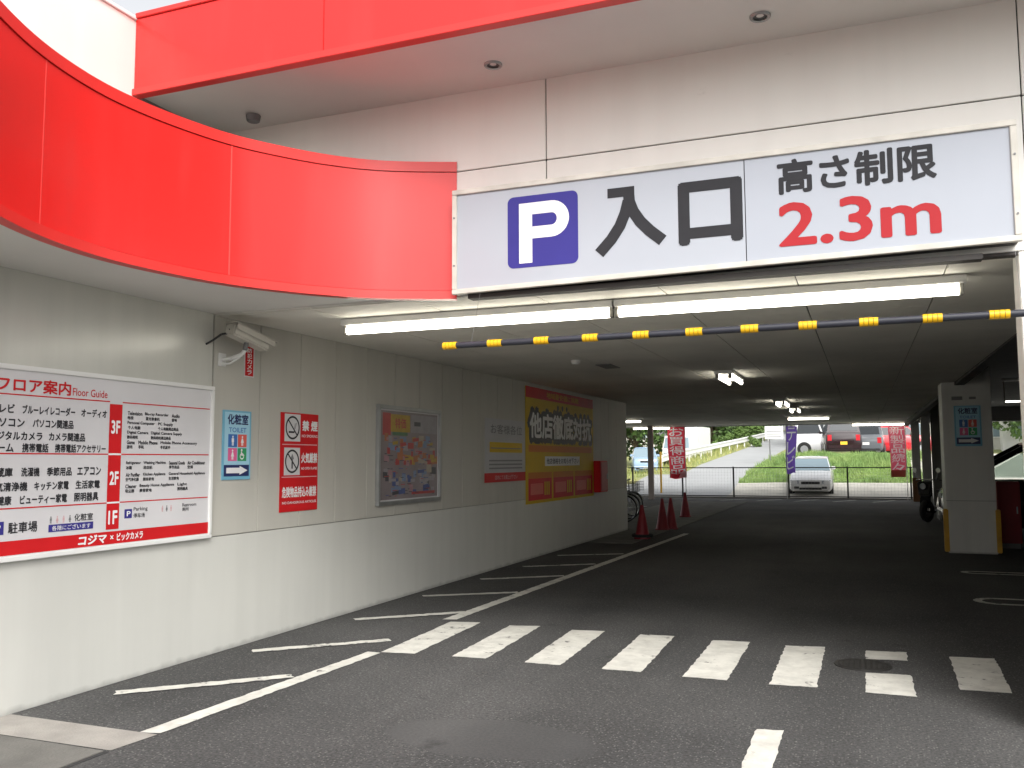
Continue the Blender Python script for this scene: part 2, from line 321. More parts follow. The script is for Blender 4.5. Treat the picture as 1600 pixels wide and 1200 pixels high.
class Sign:
    """flat artwork on a board: local u to the right, v up, w out of the board (= -y)"""
    def __init__(s, root): s.root = root; s.layers = {}; s.hold = 0; s.n = 0
    def mb(s, m, name):
        if not s.hold: s.n += 1
        return s.layers.setdefault((m.name, name, s.n), (MB(), m, name))[0]
    def keep(s): s.n += 1; s.hold = 1
    def free(s): s.hold = 0
    def poly(s, pts, m, w=0.002, name='print'):
        s.mb(m, name).add([(u, -w, v) for u, v in pts], [tuple(range(len(pts)))])
    def rect(s, u0, u1, v0, v1, m, w=0.002, name='print'): s.poly([(u0,v0),(u1,v0),(u1,v1),(u0,v1)], m, w, name)
    def disc(s, u, v, r, m, w=0.002, n=24, name='print', ry=None):
        ry = ry or r; s.poly([(u+r*math.cos(2*math.pi*i/n), v+ry*math.sin(2*math.pi*i/n)) for i in range(n)], m, w, name)
    def ring(s, u, v, r0, r1, m, w=0.002, n=32, name='print'):
        b = s.mb(m, name); vs = []
        for i in range(n):
            a = 2*math.pi*i/n
            for r in (r0, r1): vs.append((u+r*math.cos(a), -w, v+r*math.sin(a)))
        b.add(vs, [(2*i, 2*((i+1) % n), 2*((i+1) % n)+1, 2*i+1) for i in range(n)])
    def bar(s, u0, v0, u1, v1, t, m, w=0.002, name='print'):
        d = Vector((u1-u0, v1-v0)).normalized(); n = Vector((-d.y, d.x))*t/2
        s.poly([(u0+n.x, v0+n.y), (u0-n.x, v0-n.y), (u1-n.x, v1-n.y), (u1+n.x, v1+n.y)], m, w, name)
    def text(s, txt, u0, u1, v0, v1, m, bold=0.03, w=0.0035, name='lettering', shear=0.0):
        vs, fs = text_mesh(txt, bold)
        if not vs: return
        xs = [a for a, _ in vs]; ys = [b for _, b in vs]; x0, x1, y0, y1 = min(xs), max(xs), min(ys), max(ys)
        sx, sy = (u1-u0)/max(1e-6, x1-x0), (v1-v0)/max(1e-6, y1-y0)
        b = s.mb(m, name)
        # heavier weight: the outline repeated a hair's breadth round itself, each copy a little prouder
        ring = [(0,0)] if bold <= 0 else [(0,0)]+[(bold*math.cos(k*math.pi/4), bold*math.sin(k*math.pi/4)) for k in range(0, 8, 1 if bold > .02 else 2)]
        kx, ky = (x1-x0)/(x1-x0+2*bold), (y1-y0)/(y1-y0+2*bold)
        for k, (ox, oy) in enumerate(ring):
            b.add([(u0+((x-x0+bold+ox)*kx)*sx + shear*(y-y0)*sy, -w-k*0.00012, v0+(y-y0+bold+oy)*ky*sy) for x, y in vs], fs)
    def vtext(s, txt, u0, u1, v0, v1, m, bold=0.03, w=0.0035, name='lettering'):
        h = (v1-v0)/len(txt)
        for i, c in enumerate(txt): s.text(c, u0, u1, v1-(i+1)*h+h*0.06, v1-i*h-h*0.06, m, bold, w, name)
    def done(s):
        for b, m, name in s.layers.values():
            me = bpy.data.meshes.new(name); me.from_pydata(b.v, [], b.f); me.update()
            bm = bmesh.new(); bm.from_mesh(me)
            for f in bm.faces:
                f.normal_update()
                if f.normal.y > 0: f.normal_flip()
            bm.to_mesh(me); bm.free(); me.materials.append(m)
            o = bpy.data.objects.new(name, me); COL.objects.link(o); o.parent = s.root
WX = -4.96                     # face of the side wall
def wall_root(name, y, z, label, cat, out=0.0, group=None):
    o = empty(name, (WX+out, y, z), R(90), label, cat, group); return o     # local x -> +Y, local -y -> +X

# ------------------------------------------------------------------ ground and markings
def struct(o, label=None): return tag(o, label, None, None, 'structure')
def sheet(name, poly, z, m, sub=0):
    b = MB(); b.add([(x, y, z) for x, y in poly], [tuple(range(len(poly)))]); return struct(b.obj(name, m))
ground = MB(); ground.add([(-400,-400,0),(400,-400,0),(400,37.2,0),(-400,37.2,0)], [(0,1,2,3)])
struct(ground.obj('ground', ASPHALT), 'dark speckled asphalt floor of the car park entrance')
sheet('concrete_strip', [(-4.96,3.78),(-3.83,3.79),(-3.80,4.10),(-4.96,4.10)], 0.004, CONC)
b = MB(); b.box(-4.955,-3.86,-6,3.77,0.0,0.006); struct(b.obj('pavement', CONC_DK))
b = MB(); b.box(-3.855,-3.825,-6,3.775,0.0,0.003); struct(b.obj('pavement_joint', GAP))
b = MB(); b.box(-6.6,-4.0,19.7,33.5,0.0,0.012); b.box(-4.93,-4.05,16.3,19.69,0.0,0.010); struct(b.obj('concrete_pad', CONC_DK))

def ragged(poly, amp, step=0.05):
    out = []
    for i in range(len(poly)):
        a, c = Vector(poly[i]), Vector(poly[(i+1) % len(poly)]); n = max(1, int((c-a).length/step))
        for k in range(n):
            p = a.lerp(c, k/n); out.append((p.x+random.uniform(-amp,amp), p.y+random.uniform(-amp,amp)))
    return out
def mark(b, poly, amp=0.006, z=0.005):
    pts = ragged(poly, amp); n = len(pts)
    b.add([(x, y, z) for x, y in pts], [tuple(range(n))])
stripes = [((-3.76,7.90),(-3.47,7.96),(-3.42,6.50),(-3.70,6.46)),((-3.15,7.91),(-2.87,7.98),(-2.81,6.54),(-3.10,6.52)),
 ((-2.54,7.90),(-2.24,7.95),(-2.19,6.53),(-2.48,6.52)),((-1.90,7.91),(-1.60,7.94),(-1.57,6.53),(-1.87,6.52)),
 ((-1.26,7.88),(-0.95,7.91),(-0.95,6.50),(-1.26,6.50)),((-0.66,7.86),(-0.35,7.92),(-0.35,6.51),(-0.66,6.49)),
 ((-0.04,7.88),(0.27,7.93),(0.26,7.60),(-0.04,7.56)),((-0.04,7.08),(0.26,7.11),(0.27,6.49),(-0.04,6.49)),
 ((0.57,7.87),(0.89,7.91),(0.86,6.80),(0.55,6.79)),((1.20,7.86),(1.50,7.88),(1.48,6.50),(1.18,6.50))]
b = MB(); [mark(b, s) for s in stripes]; struct(b.obj('crosswalk', PAINT), 'white zebra crossing stripes painted across the car park entrance')
b = MB()
mark(b, [(-3.93,4.10),(-3.80,4.12),(-3.69,6.44),(-3.81,6.44)]); mark(b, [(-3.89,7.98),(-3.76,8.02),(-3.46,18.9),(-3.58,18.9)])
mark(b, [(-0.63,5.40),(-0.48,5.43),(-0.48,3.0),(-0.63,3.0)])
struct(b.obj('edge_line', PAINT), 'white edge line beside the side wall and a short centre dash')
b = MB()
for (x0,y0),(x1,y1) in [((-4.74,4.71),(-3.90,5.53)),((-4.71,6.13),(-3.87,6.92)),((-4.70,7.67),(-3.84,8.44)),((-4.76,9.26),(-3.83,9.90)),((-4.72,10.80),(-3.80,11.50)),((-4.68,12.29),(-3.78,12.95)),((-4.70,13.9),(-3.75,14.5))]:
    d = (Vector((x1-x0,y1-y0))).normalized(); n = Vector((-d.y,d.x))*0.055
    mark(b, [(x0+n.x,y0+n.y),(x0-n.x,y0-n.y),(x1-n.x,y1-n.y),(x1+n.x,y1+n.y)], 0.012, 0.0075)
struct(b.obj('hatch_lines', PAINT_WORN), 'worn diagonal white hatch lines along the side wall')
# parking bay markings deep inside and at right: rounded loops
def loop_line(b, x0, y0, wd, L, t=0.1):
    n = 10; outer = []; inner = []
    for k in range(n+1):
        a = math.pi/2 + math.pi*k/n
        outer.append((x0+wd/2+wd/2*math.cos(a), y0+wd/2*math.sin(a))); inner.append((x0+wd/2+(wd/2-t)*math.cos(a), y0+(wd/2-t)*math.sin(a)))
    outer = [(x0+L, y0+wd/2)] + outer + [(x0+L, y0-wd/2)]; inner = [(x0+L, y0+wd/2-t)] + inner + [(x0+L, y0-wd/2+t)]
    m = len(outer); b.add([(x,y,0.005) for x,y in outer+inner], [(i,i+1,m+i+1,m+i) for i in range(m-1)])
b = MB(); loop_line(b, 1.18, 13.72, 0.32, 4.5, 0.09); loop_line(b, 1.06, 11.05, 0.5, 4.5, 0.09)
for k in range(5): 
    x = -5.2+k*1.35
    mark(b, [(x,34.6),(x+0.12,34.6),(x+0.9,36.2),(x+0.78,36.2)], 0.004)
mark(b, [(-8.2,26.0),(-8.08,26.0),(-6.7,29.4),(-6.82,29.4)], 0.004, 0.016)
struct(b.obj('bay_lines', PAINT_WORN), 'white parking bay lines with rounded ends deep in the car park')
mh = empty('manhole_cover', (-0.06,7.34,0), 0, 'round dark manhole cover cutting into a crosswalk stripe', 'manhole cover')
MB().cyl((0,0,0.0),(0,0,0.007),0.205,32).obj('rim', mat('iron_dark',(0.05,0.048,0.045),0.6,0.4,var=0.3,scale=20), mh)
b = MB(); b.cyl((0,0,0.0),(0,0,0.010),0.175,32)
for i in range(-4,5):
    for j in range(-4,5):
        if (i*i+j*j) < 18: b.box(i*.04-.013,i*.04+.013,j*.04-.013,j*.04+.013,0.0095,0.0125)
b.obj('lid', mat('iron_worn',(0.040,0.038,0.035),0.65,0.3,var=0.3,scale=12), mh)

# ------------------------------------------------------------------ store building
B = empty('store_building', (0,0,0), 0, 'white and red store building with drive-in car park under its first floor', 'building')
def cz(y): return 2.757 + (y-5.86)*0.0055
b = MB(); b.box(-5.22,WX,-5,19.6,0,0.938); lower = b.obj('lower_wall', WALL, B, 0.004)
b = MB(); b.box(-5.20,WX-0.016,-5,19.59,0.93,4.86); b.obj('wall_backing', mat('grey_joint',(0.2,0.2,0.19),0.8), B)
b = MB()
for y0, y1 in ((-4.99,-1.6),(-1.594,1.4),(1.406,5.855)): b.box(WX-0.10,WX,y0,y1,0.944,2.79)
b.obj('wall_cladding', CLAD, B, 0.004)
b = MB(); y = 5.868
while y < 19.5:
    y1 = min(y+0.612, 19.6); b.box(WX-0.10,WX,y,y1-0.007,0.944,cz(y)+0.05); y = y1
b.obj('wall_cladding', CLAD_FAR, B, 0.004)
b = MB(); b.box(WX-0.10,WX-0.004,-4.99,4.955,2.80,4.852); b.obj('parapet_wall', FACADE, B)
b = MB(); b.box(WX-0.16,WX+0.012,-5,4.93,4.853,4.885); b.obj('coping', WHITE, B, 0.004)
# facade above the entrance
b = MB()
for x0, x1 in ((-5.0,-2.044),(-2.036,0.946),(0.954,4.0),(4.008,9.0)):
    b.box(x0,x1,5.86,5.98,3.704,4.33); b.box(x0,x1,5.862,5.98,2.765,3.696)
b.obj('facade_wall', FACADE, B, 0.003)
b = MB(); b.box(-2.66,0.885,5.866,5.945,2.742,2.764); b.obj('under_sign_shade_strip', mat('under_sign_shade_brown',(.05,.042,.036),.6,var=.3,scale=6), B, .003)  # dark strip added to stand in for shade under the facade
b = MB(); b.box(-5.0,9.0,5.875,6.05,2.80,4.32); b.obj('facade_backing', GAP, B)
b = MB(); b.box(0.89,9.0,5.864,6.08,0,2.762); b.obj('entrance_jamb', FACADE, B, 0.004)
b = MB(); b.box(-5.0,9.0,4.965,5.86,4.30,4.36); b.obj('upper_soffit', SOFFIT, B)
b = MB()
for x0, x1 in ((WX,-3.304),(-3.300,-0.4),(-0.396,2.6),(2.604,9.0)): b.box(x0,x1,4.918,4.965,4.318,4.86)
fas = b.obj('upper_fascia', RED, B, 0.003)
b = MB(); b.box(WX+0.002,9.0,4.895,4.972,4.262,4.314); b.box(WX+0.002,9.0,4.905,4.975,4.864,4.905); b.obj('fascia_trim', REDTRIM, fas, 0.004)
b = MB(); b.box(-5.2,9,4.98,6.2,4.80,4.84); b.obj('roof_deck', CONC_DK, B)
# downlights in the upper soffit
for x, yy in ((-2.30,5.50),(-0.50,5.50),(1.3,5.5)):
    b = MB(); b.lathe((x,yy,4.255), [(0.044,0.034),(0.060,0.030),(0.064,0.036),(0.064,0.05)], 24); dl = b.obj('downlight', STEEL, B, smooth=True)
    b = MB(); b.lathe((x,yy,4.259), [(0.0,0.044),(0.046,0.038)], 20); b.obj('lens', mat('lamp_dark',(.09,.09,.09),.4), dl, smooth=True)
b = MB(); b.cyl((-4.42,5.62,4.245),(-4.42,5.62,4.30),0.05,20,0.06); b.obj('downlight', GREYMET, B, 0.006, True)
# curved red canopy
CP = [(-3.42,2.30),(-3.66,2.66),(-3.851,3.008),(-3.985,3.342),(-4.06,3.68),(-4.078,3.957),(-4.042,4.322),(-3.935,4.74),(-3.768,5.050),(-3.56,5.34),(-3.24,5.63),(-2.745,5.856)]
def spline(P, n=10):
    out = []; Q = [P[0]] + P + [P[-1]]
    for i in range(1, len(Q)-2):
        a, b_, c, d = [Vector(q) for q in Q[i-1:i+3]]
        for k in range(n):
            t = k/n; out.append(0.5*((2*b_) + (c-a)*t + (2*a-5*b_+4*c-d)*t*t + (3*b_-a-3*c+d)*t**3))
    out.append(Vector(P[-1])); return out
curve = spline(CP)
for _ in range(14): curve = [curve[0]] + [(curve[i-1]+curve[i]*2+curve[i+1])/4 for i in range(1, len(curve)-1)] + [curve[-1]]
def off(c, d):
    out = []
    for i, p in enumerate(c):
        t = (c[min(i+1,len(c)-1)] - c[max(i-1,0)]).normalized(); out.append(p + Vector((t.y,-t.x))*d)   # + = towards the street
    return out
def ribbon(b, c, d0, d1, z0, z1):
    A, Bq = off(c, d0), off(c, d1)
    b.loft([[(a.x,a.y,z0),(e.x,e.y,z0),(e.x,e.y,z1),(a.x,a.y,z1)] for a, e in zip(A, Bq)])
def cut(c, y0, y1): return [p for p in c if y0 <= p.y <= y1]
b = MB()
brk = [2.0,3.342,4.765,6.0]
for k in range(3):
    seg = [p for p in curve if brk[k]+.004 < p.y < brk[k+1]-.004]
    def at_y(yy):
        for a, c in zip(curve[:-1], curve[1:]):
            if a.y <= yy <= c.y: return a.lerp(c, (yy-a.y)/(c.y-a.y))
    if k > 0: seg.insert(0, at_y(brk[k]+0.0015))
    if k < 2: seg.append(at_y(brk[k+1]-0.0015))
    ribbon(b, seg, -0.05, 0.0, 2.802, 3.692)
canopy = b.obj('curved_canopy', RED, B, smooth=True)
b = MB(); ribbon(b, curve, -0.07, 0.008, 2.738, 2.798); ribbon(b, curve, -0.08, 0.009, 3.697, 3.772); b.obj('canopy_trim', REDTRIM, canopy, smooth=True)
b = MB(); ribbon(b, curve, -0.075, -0.008, 2.745, 3.75); b.obj('canopy_backing', REDGAP, canopy, smooth=True)
b = MB()
for yb in brk[1:3]:
    i = min(range(len(curve)), key=lambda i: abs(curve[i].y-yb)); seg = curve[i:i+2]; a = at_y(yb-0.004); e = at_y(yb+0.004); b = MB()
    ribbon(b, [a, e], -0.01, 0.0015, 2.80, 3.695); b.obj('panel_joint', mat('pale_red_joint',(0.80,0.075,0.065),0.35), canopy)
inner = off(curve, -0.06)
poly = [(p.x,p.y) for p in inner] + [(-2.80,5.859),(-4.957,5.859),(-4.957,2.30)]
b = MB(); b.prism(poly, 2.772, 2.80); b.obj('canopy_soffit', SOFFIT, canopy)
b = MB(); b.prism(poly, 3.66, 3.69); b.obj('canopy_roof', CONC_DK, canopy)
b = MB(); b.box(-4.957,-3.44,2.262,2.298,2.74,3.77); b.obj('canopy_end_panel', RED, canopy, 0.004)
# ceiling boards of the drive-in bay
b = MB()
xs = [-4.955+0.915*i for i in range(8)]; xs[-1] = 1.45; ys = [5.89+1.83*i for i in range(17)] + [36.5]
for i in range(len(xs)-1):
    for j in range(len(ys)-1):
        x0, x1, y0, y1 = xs[i]+.005, xs[i+1]-.005, ys[j]+.003, ys[j+1]-.003
        z0, z1 = cz(y0), cz(y1)
        b.add([(x0,y0,z0),(x1,y0,z0),(x1,y1,z1),(x0,y1,z1),(x0,y0,z0+.02),(x1,y0,z0+.02),(x1,y1,z1+.02),(x0,y1,z1+.02)],
              [(0,1,2,3),(4,7,6,5),(0,4,5,1),(1,5,6,2),(2,6,7,3),(3,7,4,0)])
ceil = b.obj('ceiling', CEIL, B)
b = MB(); b.add([(-5.2,5.9,cz(5.9)+.016),(1.47,5.9,cz(5.9)+.016),(1.47,36.5,cz(36.5)+.016),(-5.2,36.5,cz(36.5)+.016)], [(0,1,2,3)]); b.obj('ceiling_backing', GAP, ceil)
b = MB(); za, zb = cz(19.62), cz(36.45); b.loft([[(-12.5,19.62,za),(-4.958,19.62,za),(-4.958,19.62,za+.04),(-12.5,19.62,za+.04)],[(-12.5,36.45,zb),(-4.958,36.45,zb),(-4.958,36.45,zb+.04),(-12.5,36.45,zb+.04)]]); b.obj('bay_ceiling', CEIL, B)
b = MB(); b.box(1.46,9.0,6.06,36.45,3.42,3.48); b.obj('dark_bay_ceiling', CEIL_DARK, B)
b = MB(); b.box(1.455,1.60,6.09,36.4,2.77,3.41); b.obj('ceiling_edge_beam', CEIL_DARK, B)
b = MB(); b.box(-12.5,9.0,36.52,36.80,2.90,3.55); b.obj('rear_lintel', mat('lintel_paint',(0.42,0.41,0.40),0.7,var=0.15), B)
b = MB(); b.box(-13,9.2,5.99,36.9,3.60,3.75); b.obj('upper_floor_slab', CONC_DK, B)
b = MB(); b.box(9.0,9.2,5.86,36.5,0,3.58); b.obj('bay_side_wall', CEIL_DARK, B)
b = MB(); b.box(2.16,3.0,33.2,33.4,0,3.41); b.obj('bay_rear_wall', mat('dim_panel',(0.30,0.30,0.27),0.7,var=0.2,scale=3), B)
b = MB(); b.box(-12.7,-5.23,17.6,19.58,0,3.58); b.obj('bay_flank_wall', CLAD, B)
# smoke detector and sprinkler roses on the ceiling
b = MB(); b.lathe((-3.26,10.4,cz(10.4)-0.055), [(0.0,0.0),(0.04,0.0),(0.055,0.02),(0.06,0.055)], 18); b.obj('smoke_detector', WHITE, ceil, smooth=True)
b = MB(); b.box(-3.18,-2.98,11.0,11.5,cz(11.2)-0.012,cz(11.2)-0.002); b.obj('ceiling_hatch', GREYMET, ceil)
# pillars
def pillar(x0,x1,y0,y1,zt,guard,gh=0.72):
    b = MB(); b.box(x0,x1,y0,y1,0,zt); p = b.obj('pillar', PILLAR, B, 0.012)
    if guard:
        t = 0.075; 
        for xa, xb in ((x0-t+.02,x0+.02),(x1-.02,x1+t-.02)):
            b = MB(); b.box(xa,xb,y0-0.018,y0+0.11,0.02,gh); b.obj('bumper_guard', guard, p, 0.012)
    return p
mainp = pillar(1.255,1.985,16.42,17.12,3.41,YGUARD)
b = MB(); b.box(1.40,1.56,16.395,16.417,2.52,2.58); b.obj('fixing_plate', GREYMET, mainp)
b = MB(); b.box(1.66,1.76,16.40,16.417,2.53,2.57); b.obj('fixing_plate', GREYMET, mainp)
b = MB(); b.box(1.25,1.99,16.412,16.425,0.855,0.862); b.obj('pillar_joint', GREYMET, mainp)
pillar(1.60,1.84,28.6,28.85,2.90,None)
p3 = pillar(1.66,1.93,35.6,35.9,2.93,None)
b = MB(); b.box(1.64,1.95,35.58,35.92,0.0,0.86); b.obj('bumper_guard', BRGUARD, p3, 0.01)
b = MB(); b.box(-7.98,-7.78,34.9,35.1,0,cz(34.9)-.001); b.obj('pillar', mat('brown_grey_steel',(0.50,0.43,0.39),0.6,var=0.2), B, 0.01)
b = MB(); b.box(-9.42,-9.28,35.6,35.75,0,cz(35.6)-.001); b.obj('pillar', WHITE, B, 0.01)

# ------------------------------------------------------------------ entrance sign
es = empty('parking_entrance_sign', (-2.711,5.70,0), 0, 'long white illuminated box sign over the entrance reading P and 2.3m height limit', 'sign')
W_ = 3.603; zl0, zr0, zt = 2.742, 2.790, 3.506
def trap(u0,u1,dv0,dv1,y0,y1):        # trapezoid slab following the sagging lower edge
    def lo(u): return zl0 + (zr0-zl0)*u/W_
    return [(u0,y0,lo(u0)+dv0),(u1,y0,lo(u1)+dv0),(u1,y1,lo(u1)+dv0),(u0,y1,lo(u0)+dv0),(u0,y0,zt-dv1),(u1,y0,zt-dv1),(u1,y1,zt-dv1),(u0,y1,zt-dv1)]
FX = [(0,3,2,1),(4,5,6,7),(0,1,5,4),(1,2,6,5),(2,3,7,6),(3,0,4,7)]
b = MB(); b.add(trap(0.012,W_-0.012,0.010,0.012,0.035,0.157), FX); b.obj('cabinet', mat('sign_cabinet_shade_brown',(0.035,0.03,0.026),0.6,var=0.3,scale=4), es)  # dark brown puts the shade of the underside into the cabinet colour
b = MB(); b.add(trap(0.03,2.062,0.035,0.032,0.016,0.034), FX); b.obj('sign_face', ACRYL, es)
b = MB(); b.add(trap(2.068,W_-0.03,0.035,0.032,0.016,0.034), FX); b.obj('sign_face', ACRYL2, es)
b = MB(); fw = 0.036
def lo(u): return zl0 + (zr0-zl0)*u/W_
b.add([(0,0,lo(0)),(W_,0,lo(W_)),(W_,.04,lo(W_)),(0,.04,lo(0)),(0,0,lo(0)+fw),(W_,0,lo(W_)+fw),(W_,.04,lo(W_)+fw),(0,.04,lo(0)+fw)], FX)
b.box(0,W_,0,.04,zt-fw,zt)
b.box(0,fw,0.001,.04,lo(0)+fw+.001,zt-fw-.001); b.box(W_-fw,W_,0.001,.04,lo(W_)+fw+.001,zt-fw-.001)
b.obj('frame', IVORY, es, 0.003)
b = MB(); b.box(0.10,W_-0.2,0.06,0.155,2.715,2.748); b.obj('mounting_rail', mat('sign_cabinet_shade_brown',(0.035,0.03,0.026)), es)
for u in (0.018, W_-0.018):
    for v in (2.95,3.30): MB().cyl((u,-0.004,v),(u,0.002,v),0.007,8).obj('screw', GREYMET, es)
S = Sign(es); o = -2.711
S_f = 0.016
def su(x): return x+2.711
# blue P mark: rounded square, P stroked as a plain outline with its bowl cut out by the blue
u0,u1,v0,v1,rr = su(-2.282),su(-1.762),2.894,3.405,0.045
pts = []
for cx, cy, a0 in ((u1-rr,v1-rr,0),(u0+rr,v1-rr,90),(u0+rr,v0+rr,180),(u1-rr,v0+rr,270)):
    pts += [(cx+rr*math.cos(R(a0+15*k)), cy+rr*math.sin(R(a0+15*k))) for k in range(7)]
S.poly(pts, BLUEINK, -0.0145, 'parking_symbol')
def pshape(ul,ur,vb,vt,st,n=16):
    """outer outline and bowl hole of the letter P as quads"""
    out = []; vm = vb+(vt-vb)*0.40; ro = (vt-vm)/2; cxo = ur-ro; cyo = (vt+vm)/2
    q = [((ul,vb),(ul+st,vb),(ul+st,vt),(ul,vt))]
    q.append(((ul+st,vt-st*0.86),(cxo,vt-st*0.86),(cxo,vt),(ul+st,vt))); q.append(((ul+st,vm),(cxo,vm),(cxo,vm+st*0.86),(ul+st,vm+st*0.86)))
    ri = ro-st*0.86
    for k in range(n):
        a, c = -math.pi/2+math.pi*k/n, -math.pi/2+math.pi*(k+1)/n
        q.append(((cxo+ri*math.cos(a)*0.9,cyo+ri*math.sin(a)),(cxo+ro*math.cos(a),cyo+ro*math.sin(a)),(cxo+ro*math.cos(c),cyo+ro*math.sin(c)),(cxo+ri*math.cos(c)*0.9,cyo+ri*math.sin(c))))
    return q
S.keep()
for q in pshape(su(-2.195),su(-1.826),2.925,3.352,0.098): S.poly(list(q), WHITEINK, -0.0130, 'parking_letter')
S.free()
def stroke(pts, t, m, w, name):
    P = [Vector(p) for p in pts]; L = []; Rr = []
    for i, p in enumerate(P):
        d = (P[min(i+1,len(P)-1)]-P[max(i-1,0)]).normalized(); n = Vector((-d.y,d.x))*t/2; L.append(p+n); Rr.append(p-n)
    for i in range(len(P)-1): S.poly([tuple(L[i]),tuple(Rr[i]),tuple(Rr[i+1]),tuple(L[i+1])], m, w, name)
def iri(px, py): return (su(-1.640)+0.478*(px-422)/190.0, 2.915+0.472*(388-py)/192.0)
S.keep()
S.poly([iri(457,197),iri(531,197),iri(531,224),iri(457,224)], INK, -0.0140, 'lettering')
stroke([iri(515,212),iri(517,240),iri(527,268),iri(545,297),iri(570,325),iri(605,356)], 0.078, INK, -0.0138, 'lettering')
stroke([iri(514,236),iri(505,270),iri(490,305),iri(466,340),iri(432,376)], 0.078, INK, -0.0136, 'lettering')
S.free()
S.text('口', su(-1.075), su(-0.662), 2.944, 3.367, INK, 0.036, -0.0140)
S.text('高さ制限', su(-0.445), su(0.468), 3.212, 3.436, INK, 0.030, -0.0140)
S.text('2.3m', su(-0.445), su(0.480), 2.876, 3.158, REDINK, 0.022, -0.0140, 'height_lettering')
S.done()

# ------------------------------------------------------------------ clearance bar
cb = empty('clearance_bar', (-2.65,5.55,2.35), 0, 'dark height clearance bar with yellow bands hanging under the entrance sign', 'barrier bar')
MB().cyl((0.03,0,0),(3.74,0,0),0.0215,16).obj('bar', BARDK, cb, smooth=True)
for k in range(12):
    x = 0.0+k*0.3385; bm_ = MB()
    for j in range(4): bm_.cyl((x-.052+j*.0262,0,0),(x-.052+(j+1)*.0262-.003,0,0),0.0262,16)
    bm_.obj('yellow_band', BARYEL, cb, smooth=True)
for x in (0.16,3.50):
    MB().cyl((x,0,0.02),(x,0.16,0.40),0.0011,6).obj('hanging_wire', GREYMET, cb)

# ------------------------------------------------------------------ fluorescent lights
def light(x, y, z, L, along='x', label='', twin=False, m=TUBE, zc=None, r=0.026, group='lit ceiling tubes'):
    o = empty('fluorescent_light', (x,y,z), 0 if along == 'x' else R(90), label, 'light', group)
    h = (zc or cz(y)) - z - 0.004
    b = MB(); b.box(-L/2-.05,L/2+.05,-.045 if not twin else -.13,.045 if not twin else .13,max(0.030,h-.055),h); b.obj('housing', WHITE, o, 0.006)
    for dy in ((0,) if not twin else (-.09,.09)):
        MB().cyl((-L/2,dy,0),(L/2,dy,0),r,14).obj('tube', m, o, smooth=True)
        for sx in (-1,1):
            b = MB(); b.box(sx*(L/2+.003),sx*(L/2+.03),dy-.024,dy+.024,-.036,max(0.031,h-.05)); b.obj('lamp_holder', mat('aged_grey_plastic',(.30,.29,.26),.5), o, 0.004)
    return o
light(-2.90,6.46,2.66,2.30,'x','long lit fluorescent tube at the front of the ceiling, left of two',r=0.034,group='pair of long tubes behind the sign')
light(-0.525,6.46,2.66,2.30,'x','long lit fluorescent tube at the front of the ceiling, right of two',r=0.034,group='pair of long tubes behind the sign')
light(-1.78,13.2,cz(13.2)-.08,1.2,'y','twin fluorescent lamp running lengthwise, nearest along the drive lane',True)
light(-1.63,20.3,cz(20.3)-.08,1.2,'y','twin fluorescent lamp running lengthwise, second along the drive lane',True)
light(-1.58,23.4,cz(23.4)-.08,1.1,'y','twin fluorescent lamp running lengthwise, farthest along the drive lane',True)
light(-1.56,29.2,cz(29.2)-.07,1.2,'x','single crosswise fluorescent tube near the rear opening above the purple banner',r=0.03)
light(-7.35,28.4,2.80,1.3,'x','single fluorescent tube partly hidden behind the end of the side wall',r=0.03)
light(-8.1,36.2,2.845,1.5,'x','fluorescent tube over the left end of the rear fence',r=0.03)
light(0.65,36.2,2.845,2.0,'x','fluorescent tube over the right end of the rear fence',r=0.03)
light(3.65,23.6,2.88,1.0,'x','fluorescent tube in the dark bay to the right of the pillar',zc=3.42,r=0.02,m=TUBE_FAR)

# ------------------------------------------------------------------ floor guide sign
FG0, FGZ = 3.72, 0.94
fg = wall_root('floor_guide_sign', FG0, FGZ, 'large framed white and red floor guide board on the side wall', 'sign')
fw_, fh_ = 5.845-FG0, 2.165-FGZ
b = MB(); b.box(0.02,fw_-.02,-.026,-.002,0.02,fh_-.02); b.obj('board', SHEET, fg)
b = MB(); t = 0.032
b.box(0,fw_,-.042,-.001,0,t); b.box(0,fw_,-.042,-.001,fh_-t,fh_); b.box(0,t,-.041,-.001,t+.001,fh_-t-.001); b.box(fw_-t,fw_,-.041,-.001,t+.001,fh_-t-.001)
b.obj('frame', WHITE, fg, 0.004)
S = Sign(fg); U = lambda y: y-FG0; V = lambda z: z-FGZ; w1, w2 = 0.028, 0.0295
S.rect(t, fw_-t, V(0.980), V(1.068), SIGNRED, w1, 'red_band')
S.rect(U(4.770), U(4.885), V(1.082), V(1.962), SIGNRED, w1, 'floor_column')
for z in (1.608, 1.268): S.rect(U(4.770), U(4.885), V(z-.006), V(z+.006), WHITEINK, w2, 'column_divider')
for z, a, c in ((1.978,3.76,4.77),(1.978,4.885,5.80),(1.608,3.76,4.768),(1.608,4.888,5.80),(1.268,3.76,4.768),(1.268,4.888,5.80)):
    S.rect(U(a), U(c), V(z-.004), V(z+.004), SIGNRED, w1, 'rule')
for z, tx in ((1.80,'3F'),(1.44,'2F'),(1.165,'1F')): S.text(tx, U(4.787), U(4.868), V(z-.048), V(z+.048), WHITEINK, 0.03, w2, 'floor_number')
S.text('フロア案内', U(3.885), U(4.435), V(1.995), V(2.088), SIGNRED, 0.026, w1, 'title')
S.text('Floor Guide', U(4.45), U(4.745), V(2.000), V(2.052), SIGNRED, 0.004, w1, 'title')
